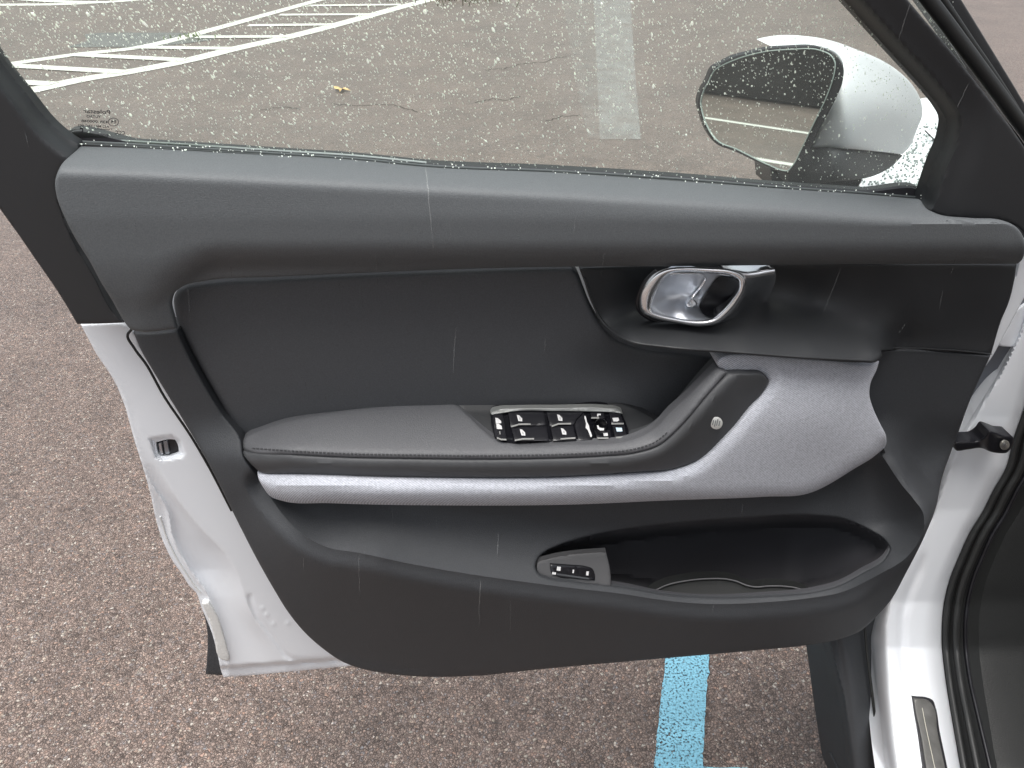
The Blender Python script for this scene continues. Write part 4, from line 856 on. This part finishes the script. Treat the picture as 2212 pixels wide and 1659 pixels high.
# rocker cladding
def rock_off(x, y): 
    o = np.interp(y, [1300, 1400, 1659, 1800], [-.01, .02, .105, .15])
    r1 = np.array([(1790, 1340), (1808, 1390), (1825, 1500), (1841, 1652), (1855, 1790)], float); d = pdist(x, y, r1, False); o = o - .004 * np.exp(-(d / 11.) ** 2)
    xl = np.interp(y, [1300, 1390, 1500, 1652, 1790], [1755, 1777, 1805, 1826, 1846]); o = o - .03 * (1 - sstep((x - xl) / 20)) - .02 * sstep((x - xl - 40) / 70)
    return o
panel('rocker_cladding', [(1750, 1290, 'c'), (1777, 1390), (1792, 1440), (1805, 1500), (1817, 1580), (1826, 1652), (1846, 1790, 'c'), (1960, 1790, 'c'), (1925, 1600), (1915, 1450), (1905, 1380), (1940, 1290, 'c')], rock_off, M_hard, body, r=5, th=.12, step=4)
dtube('cladding_lip', [(1868, 1350), (1872, 1400), (1884, 1500), (1896, 1600), (1906, 1700), (1916, 1790)], lambda x, y: rock_off(x, y) + .010, 5, M_rubber, body, seg=8)
# check strap
strap = panel('door_check_strap', [(2062, 958), (2085, 954), (2115, 951), (2128, 942), (2137, 931), (2150, 934), (2165, 940), (2189, 945), (2190, 956), (2184, 968), (2176, 977), (2158, 979), (2140, 976), (2120, 968), (2090, 971), (2064, 972)], lambda x, y: -.012 + .006 * sstep((x - 2110) / 30), M_black, body, r=5, th=.02, step=6)
disc('strap_bolt', 2170, 961, 11, -.004, mat('bolt_zinc', (.62, .60, .55), .35, metal=.8), strap, h=.004)
disc('strap_bolt', 2170, 961, 5, .001, mat('bolt_head', (.8, .8, .8), .25, metal=.9), strap, h=.002)

# front wing seen past the mirror (beyond the hinge)
def fen_off(x, y): return -.42 - .0006 * (400 - y) - .0 * x
wing = panel('front_wing', [(1986, 262, 'c'), (2010, 254), (2045, 247), (2120, 244), (2170, 300), (2180, 470, 'c'), (1990, 470), (1800, 440, 'c'), (1826, 390, 'c'), (1880, 386), (1940, 340), (1972, 300)], fen_off, M_white, body, r=10, th=.10, step=14)
dtube('panel_gap', [(1998, 282), (2008, 292), (2020, 303), (2034, 317)], -.476, 2.6, M_matt, wing, seg=6)
for q in range(1):
    pts = np.array([(1990, 270), (2040, 255), (2040, 300), (2000, 425), (1850, 415), (1835, 392), (1890, 385), (1950, 335)], float)
    drops_on('raindrops', pts, lambda x, y: fen_off(x, y) + .001, 900, mat('drop_on_wing', (.35, .40, .39), .1), wing, .0007, .0022)
# body shell beside and behind the photographer (off frame, seen in reflections, blocks the sky on that side)
ax = lambda y: .34 + (y - 0) * .20
def prism(name, pts, h0, h1, m, parent):
    V = [(p[0], p[1], h0) for p in pts] + [(p[0], p[1], h1) for p in pts]; k = len(pts)
    F = [list(range(k))[::-1], list(range(k, 2 * k))] + [[i, (i + 1) % k, k + (i + 1) % k, k + i] for i in range(k)]
    return mesh(name, V, F, m, parent, smooth=False)
prism('rear_door', [(.52, -.35), (.10, -2.2), (.30, -2.25), (.62, -.35)], .25, .95, M_white, body)
prism('roof', [(.62, .45), (.38, -2.0), (1.5, -2.1), (1.75, .45)], 1.44, 1.48, M_white, body)
prism('cabin_floor', [(.62, .30), (.40, -1.9), (1.7, -1.9), (1.9, .30)], .28, .32, M_carpet, body)
tube('windscreen_pillar', [(1.02, 1.02, .90), (.95, .80, 1.1), (.80, .45, 1.36), (.66, .1, 1.47)], .055, M_white, body, seg=12)
box('dashboard', (.86, .55, .62), (1.9, .95, .98), M_black, body, .04)
box('centre_console', (1.15, -.8, .3), (1.4, .6, .62), M_black, body, .03)
seat = box('car_seat', (.72, -.55, .33), (1.12, .0, .55), M_seat, body, .05)
box('seat_backrest', (.72, -.85, .5), (1.12, -.62, 1.12), M_seat, seat, .06)
box('head_restraint', (.82, -.86, 1.14), (1.02, -.74, 1.32), M_seat, seat, .04)

# ------------------------------------------------------------------ leaf, weeds
def leaf():
    g = H(np.array([736.]), np.array([198.]))[0]; pts = []
    for k in range(20):
        a = 2 * math.pi * k / 20; r = .023 * (1 + .45 * math.cos(5 * a)) * (1.4 if k < 10 else .9); pts.append((g[0] + r * 1.6 * math.cos(a), g[1] + r * 2.0 * math.sin(a), .008 + .02 * abs(math.sin(2 * a))))
    V = pts + [(g[0], g[1], .014)]; F = [[i, (i + 1) % 20, 20] for i in range(20)]
    o = mesh('fallen_leaf', V, F, mat('dry_leaf', (.62, .44, .20), .6, colvar=.3, varscale=60)); o['label'] = 'small pale yellow fallen leaf lying on the wet asphalt beyond the window'; o['category'] = 'leaf'
leaf()
def tuft(px, py, n, hgt, w, name, col, label):
    g = H(np.array([float(px)]), np.array([float(py)]))[0]; V = []; F = []
    for k in range(n):
        x, y = g[0] + nrs.randn() * w, g[1] + nrs.randn() * w * .8; a = nrs.uniform(0, 6.28); l = hgt * nrs.uniform(.5, 1.2); dx, dy = math.cos(a) * l * .6, math.sin(a) * l * .6; b = len(V)
        V += [(x - .006, y, 0), (x + .006, y, 0), (x + dx * .6 + .005, y + dy * .6, l * .7), (x + dx * .6 - .005, y + dy * .6, l * .7), (x + dx, y + dy, l * .8)]
        F += [[b, b + 1, b + 2, b + 3], [b + 3, b + 2, b + 4]]
    o = mesh(name, V, F, mat(name, col, .6, colvar=.3, varscale=30), smooth=False); o['kind'] = 'stuff'
tuft(1010, -4, 260, .16, .34, 'weed_tuft', (.10, .105, .06), 'low scruffy weed tuft at the far edge of the car park')
tuft(410, 82, 18, .05, .09, 'weed_sprig', (.12, .18, .05), 'tiny green weed sprig growing on the white hatch line')

# ------------------------------------------------------------------ dark car parked behind the photographer (seen in the mirror)
pc = empty('parked_car', (-9.2, 1.0, 0), 'dark parked car reflected in the door mirror', 'car')
PCM = Matrix.Translation((-9.2, 1.0, 0)) @ Matrix.Rotation(R(82), 4, 'Z')
def pcm(V): return [tuple(PCM @ Vector(v)) for v in V]
def carbody(m):
    prof = [(-2.2, .03), (-2.25, .7), (-2.1, .9), (-1.2, 1.0), (-.6, 1.45), (.9, 1.48), (1.6, 1.05), (2.15, .95), (2.25, .6), (2.2, .03)]
    V = []; F = []; k = len(prof)
    for yy, sc in ((0, .97), (.12, 1), (1.68, 1), (1.8, .97)):
        V += [(p[0] * sc, yy, p[1] if p[1] < 1 else p[1] * sc) for p in prof]
    for j in range(3):
        for i in range(k): F.append([j * k + i, j * k + (i + 1) % k, (j + 1) * k + (i + 1) % k, (j + 1) * k + i])
    F += [list(range(k)), list(range(3 * k, 4 * k))[::-1]]
    return mesh('body', pcm(V), F, m, pc, smooth=False)
carbody(mat('dark_car_paint', (.012, .013, .014), .25, coat=.4))
for x0, x1 in ((-.95, .05), (.12, 1.1)):
    mesh('side_window', pcm([(x0, -.01, 1.0), (x1, -.01, 1.0), (x1 - .08, -.01, 1.36), (x0 + .25, -.01, 1.36)]), [[0, 1, 2, 3]], mat('pale_window', (.20, .26, .25), .1), pc, smooth=False)
for wx in (-1.45, 1.4):
    a = np.linspace(0, 2 * math.pi, 24, endpoint=False)
    mesh('wheel', pcm([(wx + .33 * math.cos(t), -.03, .33 + .33 * math.sin(t)) for t in a] + [(wx + .33 * math.cos(t), .2, .33 + .33 * math.sin(t)) for t in a]), [list(range(24))] + [[i, (i + 1) % 24, 24 + (i + 1) % 24, 24 + i] for i in range(24)], M_rubber, pc, smooth=False)
for xx in (-5.6, -7.4):
    sheet('white_line', [[(xx, -3.5), (xx + .5, 3.6), (xx + .38, 3.6), (xx - .12, -3.5)]], .004, M_line)

# ------------------------------------------------------------------ streaks of falling rain, added as thin ribbons on the trim
bpy.context.view_layer.update(); dgr = bpy.context.evaluated_depsgraph_get()
def streaks():
    L = [(290, 470, 296, 512, 1), (498, 575, 502, 625, 1), (622, 440, 624, 480, .7), (812, 546, 816, 614, 1.2), (918, 345, 936, 535, 1.8), (972, 470, 972, 535, .8), (780, 612, 784, 664, .9), (732, 605, 734, 634, .7), (985, 705, 978, 810, 1.6), (1180, 720, 1175, 770, 1),
         (1092, 560, 1091, 592, .9), (1243, 465, 1238, 520, .9), (1306, 545, 1298, 598, 1.1), (1428, 545, 1426, 570, .7), (1816, 580, 1776, 682, 1.8), (2066, 548, 2054, 590, 1.3), (2036, 628, 2028, 668, .9), (1955, 700, 1942, 718, .9), (405, 610, 411, 692, 1.2), (846, 1092, 850, 1140, 1.1), (944, 1115, 944, 1140, .8),
         (1076, 1150, 1074, 1210, 1.4), (1038, 1255, 1034, 1352, 1.7), (1104, 1298, 1102, 1366, 1), (775, 1200, 778, 1300, 1.2), (656, 1205, 656, 1240, 1), (1145, 1095, 1144, 1125, .8), (1108, 1103, 1105, 1135, .9), (1362, 1190, 1352, 1230, 1.2), (740, 1348, 748, 1372, .8), (1234, 1310, 1230, 1330, .8), (1096, 1425, 1093, 1448, .7), (920, 1445, 920, 1462, .7), (1606, 1085, 1600, 1120, .9), (1545, 1292, 1538, 1322, .8),
         (2092, 180, 2062, 245, 1.4), (1965, 10, 1940, 88, 1.4), (55, 285, 62, 318, .9), (1245, 1660, 1240, 1660, .1), (702, 850, 706, 872, .7), (660, 825, 661, 840, .6)]
    V = []; F = []
    for x0, y0, x1, y1, w in L:
        n = max(4, int(math.hypot(x1 - x0, y1 - y0) / 7)); prev = None
        for i in range(n + 1):
            t = i / n; x = x0 + (x1 - x0) * t + nrs.randn() * .5; y = y0 + (y1 - y0) * t
            d = Vector(rays(x, y)).normalized(); ok, loc, nrm, _, ob, _ = S.ray_cast(dgr, Vector(C0), d)
            if not ok or ob.name.startswith(('window_glass', 'raindrops', 'ground')): prev = None; continue
            ww = w * .00029 * (.5 + .5 * math.sin(math.pi * min(1, t + .1))) * nrs.uniform(.6, 1.2)
            if nrm.dot(d) > 0: nrm = -nrm
            p = loc + nrm * .0003; sdv = Vector(DD) * ww; b = len(V)
            V += [tuple(p - sdv), tuple(p + nrm * .0003), tuple(p + sdv)]
            if prev is not None and (p - prev).length < .03: F += [[b - 3, b - 2, b + 1, b], [b - 2, b - 1, b + 2, b + 1]]
            prev = p
    m = bpy.data.materials.new('rain_streak'); m.use_nodes = True; nt = m.node_tree; bs = nt.nodes['Principled BSDF']; bs.inputs['Base Color'].default_value = (.45, .47, .47, 1); bs.inputs['Roughness'].default_value = .25
    t = nt.nodes.new('ShaderNodeBsdfTransparent'); ms = nt.nodes.new('ShaderNodeMixShader'); ms.inputs[0].default_value = .36
    nt.links.new(t.outputs[0], ms.inputs[1]); nt.links.new(bs.outputs[0], ms.inputs[2]); nt.links.new(ms.outputs[0], nt.nodes['Material Output'].inputs['Surface'])
    o = mesh('rain_streaks', V, F, m, door); o['kind'] = 'stuff'
streaks()
